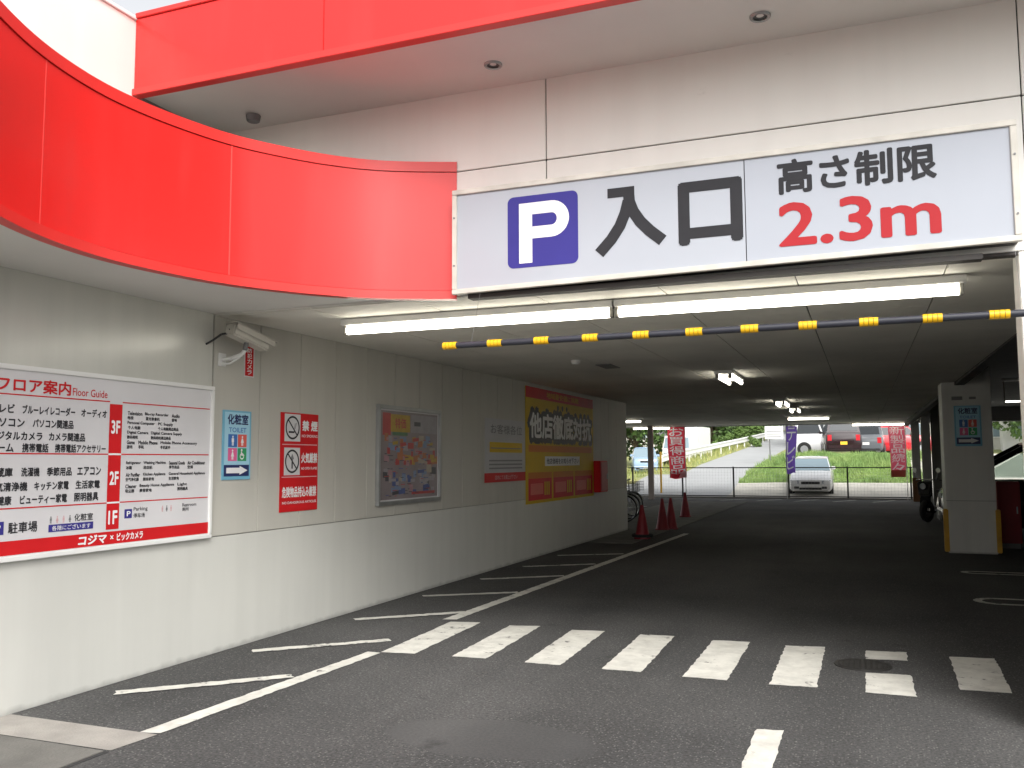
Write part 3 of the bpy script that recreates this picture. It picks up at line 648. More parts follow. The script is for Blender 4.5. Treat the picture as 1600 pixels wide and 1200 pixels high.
rows = [(1.888,[('テレビ',3.845,4.015),('ブルーレイレコーダー',4.07,4.475),('オーディオ',4.525,4.745)]),
 (1.803,[('パソコン',3.845,4.09),('パソコン関連品',4.15,4.465)]),
 (1.720,[('デジタルカメラ',3.845,4.225),('カメラ関連品',4.275,4.565)]),
 (1.645,[('ゲーム',3.845,4.02),('携帯電話',4.08,4.275),('携帯電話アクセサリー',4.325,4.745)]),
 (1.492,[('冷蔵庫',3.845,4.02),('洗濯機',4.08,4.215),('季節用品',4.27,4.465),('エアコン',4.51,4.71)]),
 (1.402,[('空気清浄機',3.845,4.13),('キッチン家電',4.18,4.445),('生活家電',4.50,4.705)]),
 (1.318,[('健康',3.92,4.02),('ビューティー家電',4.08,4.435),('照明器具',4.49,4.695)])]
for z, ws in rows:
    for tx, a, c in ws: S.text(tx, U(a), U(c), V(z-.029), V(z+.029), INK, 0.030, w1, 'department_lettering')
er = [(1.905,[('Television',4.935,5.075),('Blu-ray Recorder',5.10,5.34),('Audio',5.375,5.46)],[('电视',4.935,4.99),('蓝光录像机',5.11,5.25),('音响',5.375,5.43)]),
 (1.835,[('Personal Computer',4.935,5.20),('PC Supply',5.235,5.39)],[('个人电脑',4.94,5.06),('个人电脑周边商品',5.235,5.45)]),
 (1.765,[('Digital Camera',4.935,5.14),('Digital Camera Supply',5.165,5.49)],[('数码相机',4.935,5.04),('数码相机周边商品',5.165,5.37)]),
 (1.695,[('Game',4.935,5.01),('Mobile Phone',5.045,5.235),('Mobile Phone Accessory',5.265,5.66)],[('游戏',4.935,4.99),('手机',5.045,5.10),('手机配件',5.265,5.37)]),
 (1.545,[('Refrigerator',4.935,5.075),('Washing Machine',5.10,5.325),('Seasonal Goods',5.36,5.53),('Air Conditioner',5.56,5.76)],[('冰箱',4.935,4.99),('洗衣机',5.10,5.19),('季节用品',5.36,5.47),('空调',5.56,5.62)]),
 (1.460,[('Air Purifier',4.935,5.07),('Kitchen Appliance',5.10,5.325),('General Household Appliance',5.36,5.76)],[('空气净化器',4.935,5.06),('厨房家电',5.10,5.21),('生活家电',5.36,5.47)]),
 (1.378,[('Cleaner',4.935,5.04),('Beauty Home Appliance',5.07,5.42),('Light',5.455,5.56)],[('吸尘器',4.935,5.02),('美容家电',5.07,5.19),('照明器具',5.455,5.57)])]
for z, e1, e2 in er:
    for tx, a, c in e1: S.text(tx, U(a), U(c), V(z-.014), V(z+.014), INK, 0.03, w1, 'english_lettering')
    for tx, a, c in e2: S.text(tx, U(a), U(c), V(z-.046), V(z-.020), INK, 0.03, w1, 'english_lettering')
for a, c, z0, z1 in ((3.865,3.975,1.110,1.190),(4.935,5.005,1.150,1.215)):
    S.rect(U(a), U(c), V(z0), V(z1), BLUEINK, w1, 'parking_mark'); S.text('P', U(a+(c-a)*.28), U(c-(c-a)*.2), V(z0+.014), V(z1-.014), WHITEINK, 0.02, w2, 'parking_mark_letter')
S.text('駐車場', U(4.005), U(4.215), V(1.112), V(1.182), INK, 0.02, w1, 'department_lettering')
S.text('化粧室', U(4.50), U(4.655), V(1.158), V(1.208), INK, 0.018, w1, 'department_lettering')
S.rect(U(4.30), U(4.66), V(1.100), V(1.148), BLUEINK, w1, 'notice_strip'); S.text('各階にございます', U(4.325), U(4.635), V(1.108), V(1.140), WHITEINK, 0.006, w2, 'notice_lettering')
S.text('Parking', U(5.02), U(5.155), V(1.192), V(1.226), INK, 0.01, w1, 'english_lettering'); S.text('停车场', U(5.02), U(5.13), V(1.148), V(1.182), INK, 0.012, w1, 'english_lettering')
S.text('Restroom', U(5.515), U(5.67), V(1.206), V(1.232), INK, 0.01, w1, 'english_lettering'); S.text('厕所', U(5.515), U(5.59), V(1.170), V(1.198), INK, 0.012, w1, 'english_lettering')
def person_icon(S, u, v, h, m, w, dress=False, name='pictogram'):
    S.keep()
    S.disc(u, v+h*.88, h*.11, m, w, 14, name)
    if dress: S.poly([(u-h*.08,v+h*.74),(u-h*.24,v+h*.30),(u+h*.24,v+h*.30),(u+h*.08,v+h*.74)], m, w, name)
    else: S.rect(u-h*.17, u+h*.17, v+h*.36, v+h*.74, m, w, name)
    S.rect(u-h*.13, u-h*.02, v, v+h*.36, m, w, name); S.rect(u+h*.02, u+h*.13, v, v+h*.36, m, w, name); S.free()
for k, (base, mm) in enumerate(((4.315,GREYINK),(4.365,PALEPINK),(4.415,PALEPINK),(4.465,GREYINK),(5.305,PALEPINK),(5.35,GREYINK),(5.395,PALEPINK))):
    z = 1.156 if k < 4 else 1.178
    person_icon(S, U(base), V(z), 0.046, mm, w1, k % 2 == 1, 'restroom_pictogram')
S.text('コジマ', U(4.535), U(4.775), V(0.992), V(1.056), WHITEINK, 0.040, w2, 'store_logo', 0.12); S.text('×', U(4.81), U(4.84), V(1.012), V(1.042), WHITEINK, 0.02, w2, 'store_logo')
S.text('ビックカメラ', U(4.87), U(5.115), V(0.996), V(1.052), WHITEINK, 0.034, w2, 'store_logo')
S.done()

# ------------------------------------------------------------------ toilet signs
def toilet_sign(root, w_, h_, d):
    b = MB(); b.box(0,w_,-d,0,0,h_); b.obj('plate', CYAN, root, 0.002)
    S = Sign(root); sx, sy = w_/0.37, h_/0.585; e = d+.0015; e2 = d+.003; e3 = d+.0045
    X = lambda x: x*sx; Y = lambda y: y*sy
    S.rect(X(.022),X(.348),Y(.12),Y(.57),CYANLT,e,'pale_field')
    S.text('化粧室',X(.055),X(.325),Y(.465),Y(.555),NAVY,0.03,e2); S.text('TOILET',X(.075),X(.30),Y(.400),Y(.440),BLUEPIC,0.01,e2)
    for k,(x0,y0,mm) in enumerate(((.068,.275,BLUEPIC),(.192,.275,ORRED),(.068,.158,PINK),(.192,.158,GREEN))):
        S.rect(X(x0),X(x0+.115),Y(y0),Y(y0+.108),mm,e2,'pictogram_field')
        if k < 3: person_icon(S,X(x0+.057),Y(y0+.012),.085*sy,WHITEINK,e3,k>0)
        else:
            S.keep(); S.ring(X(x0+.055),Y(y0+.040),.018*sx,.028*sx,WHITEINK,e3,20,'pictogram'); S.disc(X(x0+.05),Y(y0+.092),.011*sx,WHITEINK,e3,12,'pictogram'); S.rect(X(x0+.042),X(x0+.056),Y(y0+.045),Y(y0+.08),WHITEINK,e3,name='pictogram'); S.bar(X(x0+.05),Y(y0+.052),X(x0+.085),Y(y0+.046),.012*sy,WHITEINK,e3,'pictogram'); S.free()
    S.rect(X(.022),X(.345),Y(.030),Y(.125),NAVY,e2,'arrow_field')
    S.poly([(X(.05),Y(.055)),(X(.22),Y(.055)),(X(.22),Y(.040)),(X(.325),Y(.078)),(X(.22),Y(.116)),(X(.22),Y(.101)),(X(.05),Y(.101))],WHITEINK,e3,'arrow')
    S.done()
r_ = wall_root('toilet_sign', 5.985, 1.40, 'blue toilet direction sign on the side wall right of the floor guide', 'sign', .002); toilet_sign(r_, .37, .585, .008)
r_ = empty('toilet_sign', (1.425,16.416,1.755), 0, 'blue toilet direction sign fixed high on the right pillar', 'sign'); toilet_sign(r_, .40, .67, .01)

# ------------------------------------------------------------------ no smoking sign
ns = wall_root('no_smoking_sign', 6.78, 1.088, 'tall red sign with two white prohibition pictograms and white lettering', 'sign', .002)
b = MB(); b.box(0,.60,-.008,0,0,.917); b.obj('plate', SIGNRED, ns, .002)
S = Sign(ns); e, e2, e3 = .0095, .011, .0125
for k, v0 in enumerate((.650,.337)):
    S.rect(.052,.300,v0,v0+.255,SHEET,e,'pictogram_field'); S.ring(.176,v0+.128,.092,.110,INK,e2,36,'prohibition_ring')
    if k == 0:
        S.rect(.115,.205,v0+.078,v0+.095,INK,e2,name='cigarette'); S.bar(.20,v0+.105,.215,v0+.17,.008,GREYINK,e2,'smoke'); S.bar(.215,v0+.12,.235,v0+.175,.008,GREYINK,e2,'smoke')
    else:
        S.poly([(.166,v0+.06),(.186,v0+.06),(.186,v0+.14),(.166,v0+.14)],INK,e2,'matchstick'); S.poly([(.176,v0+.20),(.150,v0+.155),(.176,v0+.128),(.203,v0+.155)],GREYINK,e2,'flame')
    S.bar(.110,v0+.195,.242,v0+.062,.015,INK,e3,'prohibition_bar')
S.text('禁 煙',.330,.585,.752,.852,WHITEINK,.04,e); S.text('NO SMOKING',.325,.585,.692,.718,WHITEINK,.01,e)
S.text('火気厳禁',.320,.585,.447,.547,WHITEINK,.035,e); S.text('NO OPEN FLAMES',.325,.585,.386,.410,WHITEINK,.01,e)
S.text('危険物品持込み厳禁',.030,.575,.130,.232,WHITEINK,.03,e); S.text('NO DANGEROUS ARTICLES',.035,.575,.072,.095,WHITEINK,.008,e)
for v in (.621,.320): S.rect(.02,.58,v-.004,v+.004,PALEPINK,e,'divider')
S.done()

# ------------------------------------------------------------------ flyer frame, notice, big yellow poster, red box
pf = wall_root('poster_frame', 8.49, 1.062, 'aluminium framed display case holding a colourful sales flyer', 'poster')
pw, ph, t = 1.55, 1.115, .045
b = MB(); b.box(.02,pw-.02,-.02,-.002,.02,ph-.02); b.obj('backboard', SHEET, pf)
b = MB(); b.box(0,pw,-.05,-.001,0,t); b.box(0,pw,-.05,-.001,ph-t,ph); b.box(0,t,-.049,-.001,t+.001,ph-t-.001); b.box(pw-t,pw,-.049,-.001,t+.001,ph-t-.001); b.obj('frame', STEEL, pf, .006)
S = Sign(pf); rnd = random.Random(3)
pal = [mat('flyer_%s' % n, c, .35, var=.2, scale=14) for n, c in (('red',(.42,.05,.05)),('yellow',(.42,.28,.03)),('orange',(.40,.14,.05)),('blue',(.06,.09,.26)),('sky',(.17,.24,.38)),('green',(.08,.18,.09)),('grey',(.30,.28,.30)),('pink',(.38,.20,.23)),('dark',(.05,.05,.06)),('cream',(.36,.31,.24)))]
S.rect(.07,pw-.07,.06,ph-.06,mat('flyer_paper',(.24,.20,.21),.3,var=.25,scale=3),.022,'flyer')
S.rect(.12,.30,.78,1.03,pal[0],.0235); S.rect(.30,.76,.82,1.02,pal[1],.0235); S.rect(.34,.70,.78,.82,pal[5],.0235); S.rect(.78,1.46,.82,1.03,pal[6],.0235); S.rect(.86,1.02,.90,.95,pal[8],.025)
S.text('特価',.40,.66,.86,.98,pal[0],.02,.0245)
S.keep()
for k in range(95):
    u, v = rnd.uniform(.12,1.36), rnd.uniform(.09,.74); wd, hg = rnd.uniform(.04,.17), rnd.uniform(.03,.10); a = rnd.uniform(-.12,.12)
    c_ = pal[rnd.choice([0,0,1,2,2,7,9,6,4] if v > .42 else [6,6,7,9,4,6,3,8])]
    S.poly([(u,v),(u+wd,v+wd*a),(u+wd,v+hg+wd*a),(u,v+hg)], c_, .0235+k*.00002, 'flyer_print')
for k in range(60):
    u, v = rnd.uniform(.12,1.34), rnd.uniform(.09,.76); S.rect(u,u+rnd.uniform(.03,.12),v,v+.008,pal[rnd.choice([8,8,0,3])],.0262,'flyer_print')
S.bar(.95,.52,1.20,.46,.03,pal[9],.0265,'flyer_print')
S.free(); S.rect(.80,1.40,.10,.13,pal[0],.026); S.done()

nb = wall_root('notice_poster', 11.51, 1.24, 'faded white notice sheet with yellow block and red strip below', 'poster', .002)
b = MB(); b.box(0,1.58,-.006,0,0,.92); b.obj('sheet', mat('faded_sheet',(.50,.50,.52),.5,var=.1), nb)
S = Sign(nb); S.rect(-.03,1.60,0,.135,SIGNRED,.0075,'red_strip'); S.text('店内にてお買上げ下さい',.35,1.25,.035,.10,PALEPINK,.01,.009)
S.rect(.16,1.46,.43,.58,YEL,.0075,'yellow_block'); S.text('お客様各位',.20,1.46,.70,.84,GREYINK,.01,.0075)
S.keep()
for k in range(3): S.rect(.14,1.46,.19+k*.055,.212+k*.055,GREYINK,.0075,'fine_print')
S.free(); S.rect(.2,1.40,.485,.50,GREYINK,.009,'fine_print'); S.done()

yp = wall_root('sale_poster', 13.13, .86, 'very large yellow sale poster with white outlined characters and red bands', 'poster', .002)
b = MB(); b.box(0,3.77,-.008,0,0,1.88); b.obj('sheet', YEL, yp)
S = Sign(yp); e, e2, e3 = .010, .012, .014
S.rect(0,3.77,1.70,1.88,SIGNRED,e,'red_band'); S.text('地域最安値に挑戦',1.0,2.8,1.74,1.84,YEL,.01,e2)
S.text('他店徹底対抗',.06,3.71,.95,1.58,INK,.15,e); S.text('他店徹底対抗',.06,3.71,.955,1.575,INK,.10,e+.001); S.text('他店徹底対抗',.17,3.60,1.05,1.48,WHITEINK,.035,e2+.001,'headline')
for k in range(3): S.disc(1.6+k*.25,1.60,.05,INK,e,12)
S.rect(.12,3.65,.83,.94,ORANGE,e,'orange_line'); S.rect(.9,2.85,.60,.76,WHITEINK,e,'white_strip'); S.text('他店価格をお知らせ下さい',.98,2.78,.63,.73,INK,.02,e2)
for k in range(3):
    u = .10+k*1.22; S.rect(u,u+1.14,.05,.50,SIGNRED,e,'red_box'); S.rect(u,u+1.14,.40,.50,ORANGE,e2,'orange_strip'); S.rect(u+.1,u+.7,.14,.32,ORRED,e2,'red_print')
    S.keep()
    for j in range(3): S.rect(u+.76+j*.1,u+.82+j*.1,.12,.34,YEL,e2,'yellow_print')
    S.free()
S.done()
rb = wall_root('hydrant_box', 16.93, .92, 'narrow dark red box on the side wall at the right edge of the yellow poster', 'box')
b = MB(); b.box(0,.54,-.14,0,0,.62); b.obj('case', SIGNRED, rb, .01)
b = MB(); b.box(.03,.51,-.152,-.141,.03,.59); d_ = b.obj('door', mat('dull_red_door',(.42,.02,.03),.5), rb, .006)
b = MB(); b.box(.42,.45,-.17,-.153,.26,.36); b.obj('handle', STEEL, d_)

# ------------------------------------------------------------------ security camera and its warning sticker
sc_ = empty('security_camera', (-4.96,5.96,2.40), 0, 'white security camera on a wall bracket at the corner under the canopy', 'security camera')
b = MB(); b.box(.0,.014,-.045,.045,-.055,.055); b.obj('bracket_plate', WHITE, sc_, .003)
b = MB(); b.tube([(.014,0,.0),(.10,.01,.01),(.17,.05,.045),(.20,.07,.10)], .018, 10); b.obj('arm', WHITE, sc_, smooth=True)
b = MB(); b.tube([(.014,0,-.035),(.09,.0,-.035),(.16,.04,.02)], .008, 8); b.obj('brace', WHITE, sc_, smooth=True)
hd = empty('housing_pivot', (0,0,0)); bpy.data.objects.remove(hd)
mh_ = Matrix.Translation((.21,.065,.185)) @ Matrix.Rotation(R(-8),4,'Z') @ Matrix.Rotation(R(-14),4,'X')
b = MB(); b.box(-.058,.058,-.20,.21,-.05,.05); b.xf(mh_); hs_ = b.obj('housing', IVORY, sc_, .012, True)  # white housing coloured beige to carry the shade under the canopy
b = MB(); b.box(-.070,.070,-.21,.285,.052,.062); b.box(-.070,-.064,-.19,.25,.0,.0515); b.box(.064,.070,-.19,.25,.0,.0515); b.xf(mh_); b.obj('sun_shield', IVORY, sc_, .003)  # same beige, shade put into the colour
b = MB(); b.cyl((0,.205,0),(0,.222,0),.036,18); b.xf(mh_); b.obj('lens', BLACK, hs_, smooth=True)
b = MB(); b.cyl((0,0,-.11),(0,0,-.05),.02,10); b.xf(mh_); b.obj('swivel', GREYMET, sc_)
b = MB(); b.tube([tuple(mh_ @ Vector((0,-.20,.0))),(.17,-.10,.205),(.12,-.15,.19),(.06,-.18,.14),(.0,-.19,.11)], .009, 8); b.obj('cable', BLACK, sc_, smooth=True)
ws = wall_root('warning_sticker', 6.25, 2.285, 'narrow vertical red and white sticker below the security camera', 'sticker', .001)
b = MB(); b.box(0,.135,-.003,0,0,.275); b.obj('sheet', SHEET, ws)
S = Sign(ws); S.rect(.012,.123,.010,.265,SIGNRED,.004,'red_field'); S.vtext('防犯カメラ',.035,.10,.02,.255,WHITEINK,.02,.0055); S.done()

# ------------------------------------------------------------------ traffic cones
def cone(loc, label, h=.66):
    o = empty('traffic_cone', loc, 0, label, 'traffic cone', 'red traffic cones by the side wall')
    b = MB(); b.lathe((0,0,0), [(.0,h),(.022,h),(.03,h-.012),(.14,.05),(.145,.03)], 24); b.obj('cone_body', CONE, o, smooth=True)
    b = MB(); b.prism([(.19*math.cos(R(a))*(1.0 if a % 90 else .86),.19*math.sin(R(a))*(1.0 if a % 90 else .86)) for a in range(0,360,45)],.0,.035); b.obj('base', CONE, o, .008)
    return o
cone((-4.10,17.35,.010), 'red traffic cone nearest the end of the side wall, on a weight ring')
cone((-4.21,19.75,.0), 'red traffic cone in the middle, left of the overlapping two', .70)
cone((-4.08,20.05,.0), 'red traffic cone in the middle, right of the overlapping two', .70)
cone((-4.55,24.3,.012), 'red traffic cone farthest back, toward the rear fence')
wr = MB(); wr.torus((-4.10,17.35,.075),(0,0,1),.185,.030,24,8); tag(wr.obj('cone_weight', RUBBER, smooth=True), 'black rubber weight ring round the foot of the nearest cone', 'weight')

# ------------------------------------------------------------------ bicycles and motorcycle
def bicycle(loc, rz, label, m):
    o = empty('bicycle', loc, rz, label, 'bicycle', 'bicycles parked past the end of the side wall')
    for x in (-.54,.54):
        wv = MB(); wv.torus((x,0,.33),(0,1,0),.315,.018,30,8); wo = wv.obj('wheel', RUBBER, o, smooth=True)
        sp = MB()
        for k in range(14): a = 2*math.pi*k/14; sp.cyl((x,0,.33),(x+.30*math.cos(a),0,.33+.30*math.sin(a)),.0022,4,cap=False)
        sp.torus((x,0,.33),(0,1,0),.297,.009,30,6); sp.cyl((x,-.04,.33),(x,.04,.33),.022,10); sp.obj('spokes', CHROME, wo)
        fd = MB(); n = 10
        for k in range(n):
            a0, a1 = R(20+k*13), R(20+(k+1)*13); fd.cyl((x+.35*math.cos(a0),0,.33+.35*math.sin(a0)),(x+.35*math.cos(a1),0,.33+.35*math.sin(a1)),.018,6)
        fd.obj('mudguard', CHROME, o, smooth=True)
    f = MB(); f.tube([(-.54,.03,.33),(-.12,0,.30),(.44,0,.72),(.54,0,.33)],.016); f.tube([(-.12,0,.30),(-.22,0,.80)],.015); f.tube([(-.54,0,.33),(-.19,0,.66)],.010); f.tube([(.44,0,.70),(.40,0,.98)],.014); f.tube([(-.2,0,.60),(.42,0,.66)],.012)
    f.obj('frame', m, o, smooth=True)
    h = MB(); h.tube([(.22,-.27,1.0),(.34,-.22,1.01),(.41,0,.98),(.34,.22,1.01),(.22,.27,1.0)],.012); h.obj('handlebar', CHROME, o, smooth=True)
    s_ = MB(); s_.loft([[(-.34,-.09,.82),(-.34,.09,.82),(-.34,.08,.87),(-.34,-.08,.87)],[(-.20,-.07,.82),(-.20,.07,.82),(-.20,.05,.88),(-.20,-.05,.88)],[(-.06,-.02,.83),(-.06,.02,.83),(-.06,.015,.86),(-.06,-.015,.86)]]); s_.obj('saddle', BLACK, o, .01, True)
    k = MB()
    for z in (.72,.80,.88,.96): k.tube([(.50,-.17,z),(.80,-.17,z),(.80,.17,z),(.50,.17,z),(.50,-.17,z)],.005,5)
    for i in range(7): 
        y = -.17+.34*i/6; k.cyl((.80,y,.72),(.80,y,.96),.004,5); k.cyl((.50,y,.72),(.80,y,.72),.004,5)
    k.obj('basket', GREYMET, o)
    c = MB(); c.cyl((-.12,-.03,.30),(-.12,-.035,.30),.09,18); c.tube([(-.12,-.05,.30),(-.03,-.06,.16)],.01); c.box(-.07,.01,-.13,-.05,.145,.165); c.obj('crank', GREYMET, o)
bicycle((-6.10,21.9,.012), R(-12), 'dark bicycle with front basket, nearest past the end of the side wall', BLACK)
bicycle((-6.30,22.9,.012), R(-4), 'silver framed bicycle standing second past the side wall end', STEEL)
bicycle((-6.45,24.2,.012), R(-18), 'dark grey bicycle standing farthest past the side wall end', GREYMET)

mo = empty('motorcycle', (1.72,24.6,0), R(-35), 'dark motor scooter with chrome parts parked behind the right pillar', 'motorcycle')
MK = mat('black_gloss_paint',(.012,.012,.013),.15,coat=.5)
for x in (-.55,.62):
    v_ = MB(); v_.torus((0,x,.28),(1,0,0),.21,.065,26,10); wo = v_.obj('wheel', RUBBER, mo, smooth=True); MB().cyl((-.05,x,.28),(.05,x,.28),.14,18).obj('rim', CHROME, wo, smooth=True)
b = MB(); b.loft([[(-.13,-.62,.66),(.13,-.62,.66),(.13,-.62,.45),(-.13,-.62,.45)],[(-.18,-.55,.30),(.18,-.55,.30),(.18,-.5,.24),(-.18,-.5,.24)],[(-.20,-.2,.26),(.20,-.2,.26),(.20,-.2,.20),(-.20,-.2,.20)],[(-.20,.15,.34),(.20,.15,.34),(.20,.15,.2),(-.20,.15,.2)],[(-.20,.3,.72),(.20,.3,.72),(.20,.4,.3),(-.20,.4,.3)],[(-.17,.75,.78),(.17,.75,.78),(.14,.72,.52),(-.14,.72,.52)],[(-.10,1.0,.72),(.10,1.0,.72),(.08,.95,.6),(-.08,.95,.6)]]); b.obj('body', MK, mo, .03, True)
b = MB(); b.loft([[(-.15,.05,.76),(.15,.05,.76),(.13,.05,.70),(-.13,.05,.70)],[(-.17,.4,.82),(.17,.4,.82),(.15,.4,.72),(-.15,.4,.72)],[(-.14,.85,.86),(.14,.85,.86),(.12,.85,.78),(-.12,.85,.78)]]); b.obj('seat', BLACK, mo, .03, True)
b = MB(); b.loft([[(-.22,-.62,.98),(.22,-.62,.98),(.15,-.66,.66),(-.15,-.66,.66)],[(-.16,-.52,1.02),(.16,-.52,1.02),(.14,-.5,.6),(-.14,-.5,.6)]]); b.obj('front_cowl', MK, mo, .03, True)
b = MB(); b.tube([(-.34,-.40,1.02),(-.2,-.52,1.04),(.2,-.52,1.04),(.34,-.40,1.02)],.016); b.tube([(-.07,-.55,.28),(-.07,-.5,.7)],.022); b.tube([(.07,-.55,.28),(.07,-.5,.7)],.022); b.obj('handlebar', CHROME, mo, smooth=True)
MB().cyl((0,-.67,.88),(0,-.69,.88),.075,18).obj('headlight', HEADL, mo, smooth=True)
for sx in (-1,1):
    b = MB(); b.tube([(sx*.24,-.50,1.04),(sx*.30,-.50,1.22)],.007); b.cyl((sx*.31,-.49,1.27),(sx*.31,-.51,1.27),.06,14); b.obj('mirror', CHROME, mo, smooth=True)
b = MB(); b.cyl((.19,.2,.30),(.19,.95,.40),.05,14); b.obj('exhaust', CHROME, mo, smooth=True)

# red cabinet by the pillar
rc = empty('red_cabinet', (2.13,17.52,0), 0, 'dull red metal cabinet standing behind the right pillar', 'cabinet')
b = MB(); b.box(0,.36,0,.34,.09,1.15); b.obj('case', mat('dull_red_metal',(.34,.02,.025),.45,var=.2,scale=4), rc, .012)
b = MB(); b.box(.02,.34,-.012,-.001,.14,1.10); d_ = b.obj('door', mat('dull_red_metal_door',(.36,.022,.027),.4,var=.2,scale=4), rc, .004)
b = MB(); b.box(.29,.31,-.03,-.013,.6,.72); b.obj('handle', STEEL, d_)
b = MB(); b.box(.03,.33,.03,.31,0,.088); b.obj('plinth', GREYMET, rc)

# ------------------------------------------------------------------ height of the land beyond the fence
def sstep(a, c, x): t = max(0, min(1, (x-a)/(c-a))); return t*t*(3-2*t)
def zroad(y):
    pts = [(37.2,0),(39,.16),(42,.62),(46,1.0),(50,1.3),(60,1.85),(70,2.4),(85,3.3),(110,5.0),(400,9)]
    for (a,za),(c,zc_) in zip(pts[:-1],pts[1:]):
        if y <= c: return za+(zc_-za)*(y-a)/(c-a)
    return 9
def zlot(y): return .55*sstep(37.2,41.6,y) + 1.22*sstep(41.4,46.2,y) + max(0,(y-60))*.03
def hz(x, y):
    if y <= 37.2: return 0.0
    return zroad(y) + (zlot(y)-zroad(y))*sstep(-5.3,-3.3,x) + -.75*sstep(-9.9,-11.0,x)*sstep(44,49,y)

# ------------------------------------------------------------------ cars
CLEAR = bpy.data.materials.new('clear_car_glass'); CLEAR.use_nodes = True
_b = CLEAR.node_tree.nodes['Principled BSDF']; _b.inputs['Base Color'].default_value = (.50,.56,.53,1); _b.inputs['Transmission Weight'].default_value = 1; _b.inputs['Roughness'].default_value = 0; _b.inputs['IOR'].default_value = 1.05
def car(name, label, loc, rz, L, W, H, hood, belt, cowl, roof_f, roof_r, tail, color, deck=None, glass=GLASS, group=None, plate=WHITE, cat='car', rough=.25, pitch=0):
    """front at -y.  hood height, belt height; cowl / roof_f / roof_r / tail: y of windscreen foot, roof front, roof rear, rear glass foot"""
    o = empty(name, loc, rz, label, cat, group); o.rotation_euler = (pitch,0,rz)
    pm = mat('car_paint_'+str(color), color, rough, var=.05, scale=2, coat=.6)
    deck = belt if deck is None else deck; hl = L/2; hw = W/2
    def ring(y, w_, zb, zt):
        return [(-w_*.86,y,zb),(w_*.86,y,zb),(w_*.97,y,zb+.10),(w_,y,zb+(zt-zb)*.45),(w_*.985,y,zt-.16*(zt-zb)),(w_*.90,y,zt),(w_*.5,y,zt+.022),(-w_*.5,y,zt+.022),(-w_*.90,y,zt),(-w_*.985,y,zt-.16*(zt-zb)),(-w_,y,zb+(zt-zb)*.45),(-w_*.97,y,zb+.10)]
    st = [(-hl,hw*.80,.30,hood-.24),(-hl+.05,hw*.90,.24,hood-.14),(-hl+.22,hw*.97,.20,hood-.06),(-hl+.5,hw,.19,hood-.01),(cowl,hw,.19,belt-.02),(cowl+.35,hw,.19,belt),(tail-.2,hw,.19,belt),(max(tail,hl-.5),hw*.99,.20,deck),(hl-.18,hw*.96,.24,deck-.02),(hl-.04,hw*.90,.28,deck-.10),(hl,hw*.84,.34,deck-.22)]
    st = sorted(st, key=lambda q: q[0])
    b = MB(); b.loft([ring(*q) for q in st]); body = b.obj('body', pm, o, .0, True)
    # cabin
    ci = hw*.93; ct = hw*.76
    def cab(y, zt, wt): return [(-ci if zt == belt else -wt,y,zt),(ci if zt == belt else wt,y,zt)]
    A = [(-ci,cowl,belt-.03),(ci,cowl,belt-.03),(ct,roof_f,H-.05),(-ct,roof_f,H-.05)]; D = [(-ci,tail,belt-.03),(ci,tail,belt-.03),(ct,roof_r,H-.05),(-ct,roof_r,H-.05)]
    if glass is not CLEAR:
        b = MB(); b.add(A+D, [(0,1,2,3),(5,4,7,6),(1,5,6,2),(4,0,3,7),(3,2,6,7)]); b.obj('cabin', pm, o, .02, True)
    else:
        b = MB()
        for sx in (-1,1):
            b.cyl((sx*ci,cowl,belt-.03),(sx*ct,roof_f,H-.05),.05,8); b.cyl((sx*ci,tail,belt-.03),(sx*ct,roof_r,H-.05),.08,8)
            for q in (.42,.72): b.cyl((sx*ci,cowl+(tail-cowl)*q,belt-.03),(sx*ct,roof_f+(roof_r-roof_f)*q,H-.05),.04,8)
            b.cyl((sx*ct,roof_f,H-.05),(sx*ct,roof_r,H-.05),.045,8)
        b.obj('cabin', pm, o, 0, True)
        for sx in (-.4,.4):
            b = MB(); b.box(sx-.24,sx+.24,-.45,-.30,belt-.4,H-.42); b.obj('seat', BLACK, o, .05, True)
    b = MB(); n = 6; rings = []
    for k in range(n+1):
        y = roof_f-.05+(roof_r-roof_f+.10)*k/n; e = .012*(1-abs(2*k/n-1)**4); rings.append([(-ct*1.02,y,H-.055),(ct*1.02,y,H-.055),(ct*.9,y,H-.018+e),(ct*.4,y,H-.006+e),(-ct*.4,y,H-.006+e),(-ct*.9,y,H-.018+e)])
    b.loft(rings); b.obj('roof', pm, o, .0, True)
    def pane(q, s0, s1, t0, t1, out, nm, g):
        P = [Vector(v) for v in q]
        def at(s, t): return P[0].lerp(P[1], s).lerp(P[3].lerp(P[2], s), t)
        c = [at(s0,t0),at(s1,t0),at(s1,t1),at(s0,t1)]; nn = (c[1]-c[0]).cross(c[3]-c[0]).normalized()
        if nn.dot((c[0]+c[2])/2-Vector((0,(cowl+tail)/2,belt))) < 0: nn = -nn
        b = MB(); b.loft([[tuple(v+nn*.003) for v in c],[tuple(v+nn*out) for v in c]]); return b.obj(nm, g, o, .002)
    pane(A,.02,.98,.04,.97,.012,'windscreen',GLASS if glass is CLEAR else glass); pane([D[1],D[0],D[3],D[2]],.07,.93,.14,.90,.012,'rear_window',glass)
    for sd_, (q0,q1,q2,q3) in ((1,(A[1],D[1],D[2],A[2])),(-1,(A[0],D[0],D[3],A[3]))):
        pane((q0,q1,q2,q3),.05,.47,.12,.90,.010,'side_window',glass); pane((q0,q1,q2,q3),.50,.93,.12,.90,.010,'side_window',glass)
    wr_ = .31 if H < 1.7 else .34; wy = (-hl+.80, hl-.78)
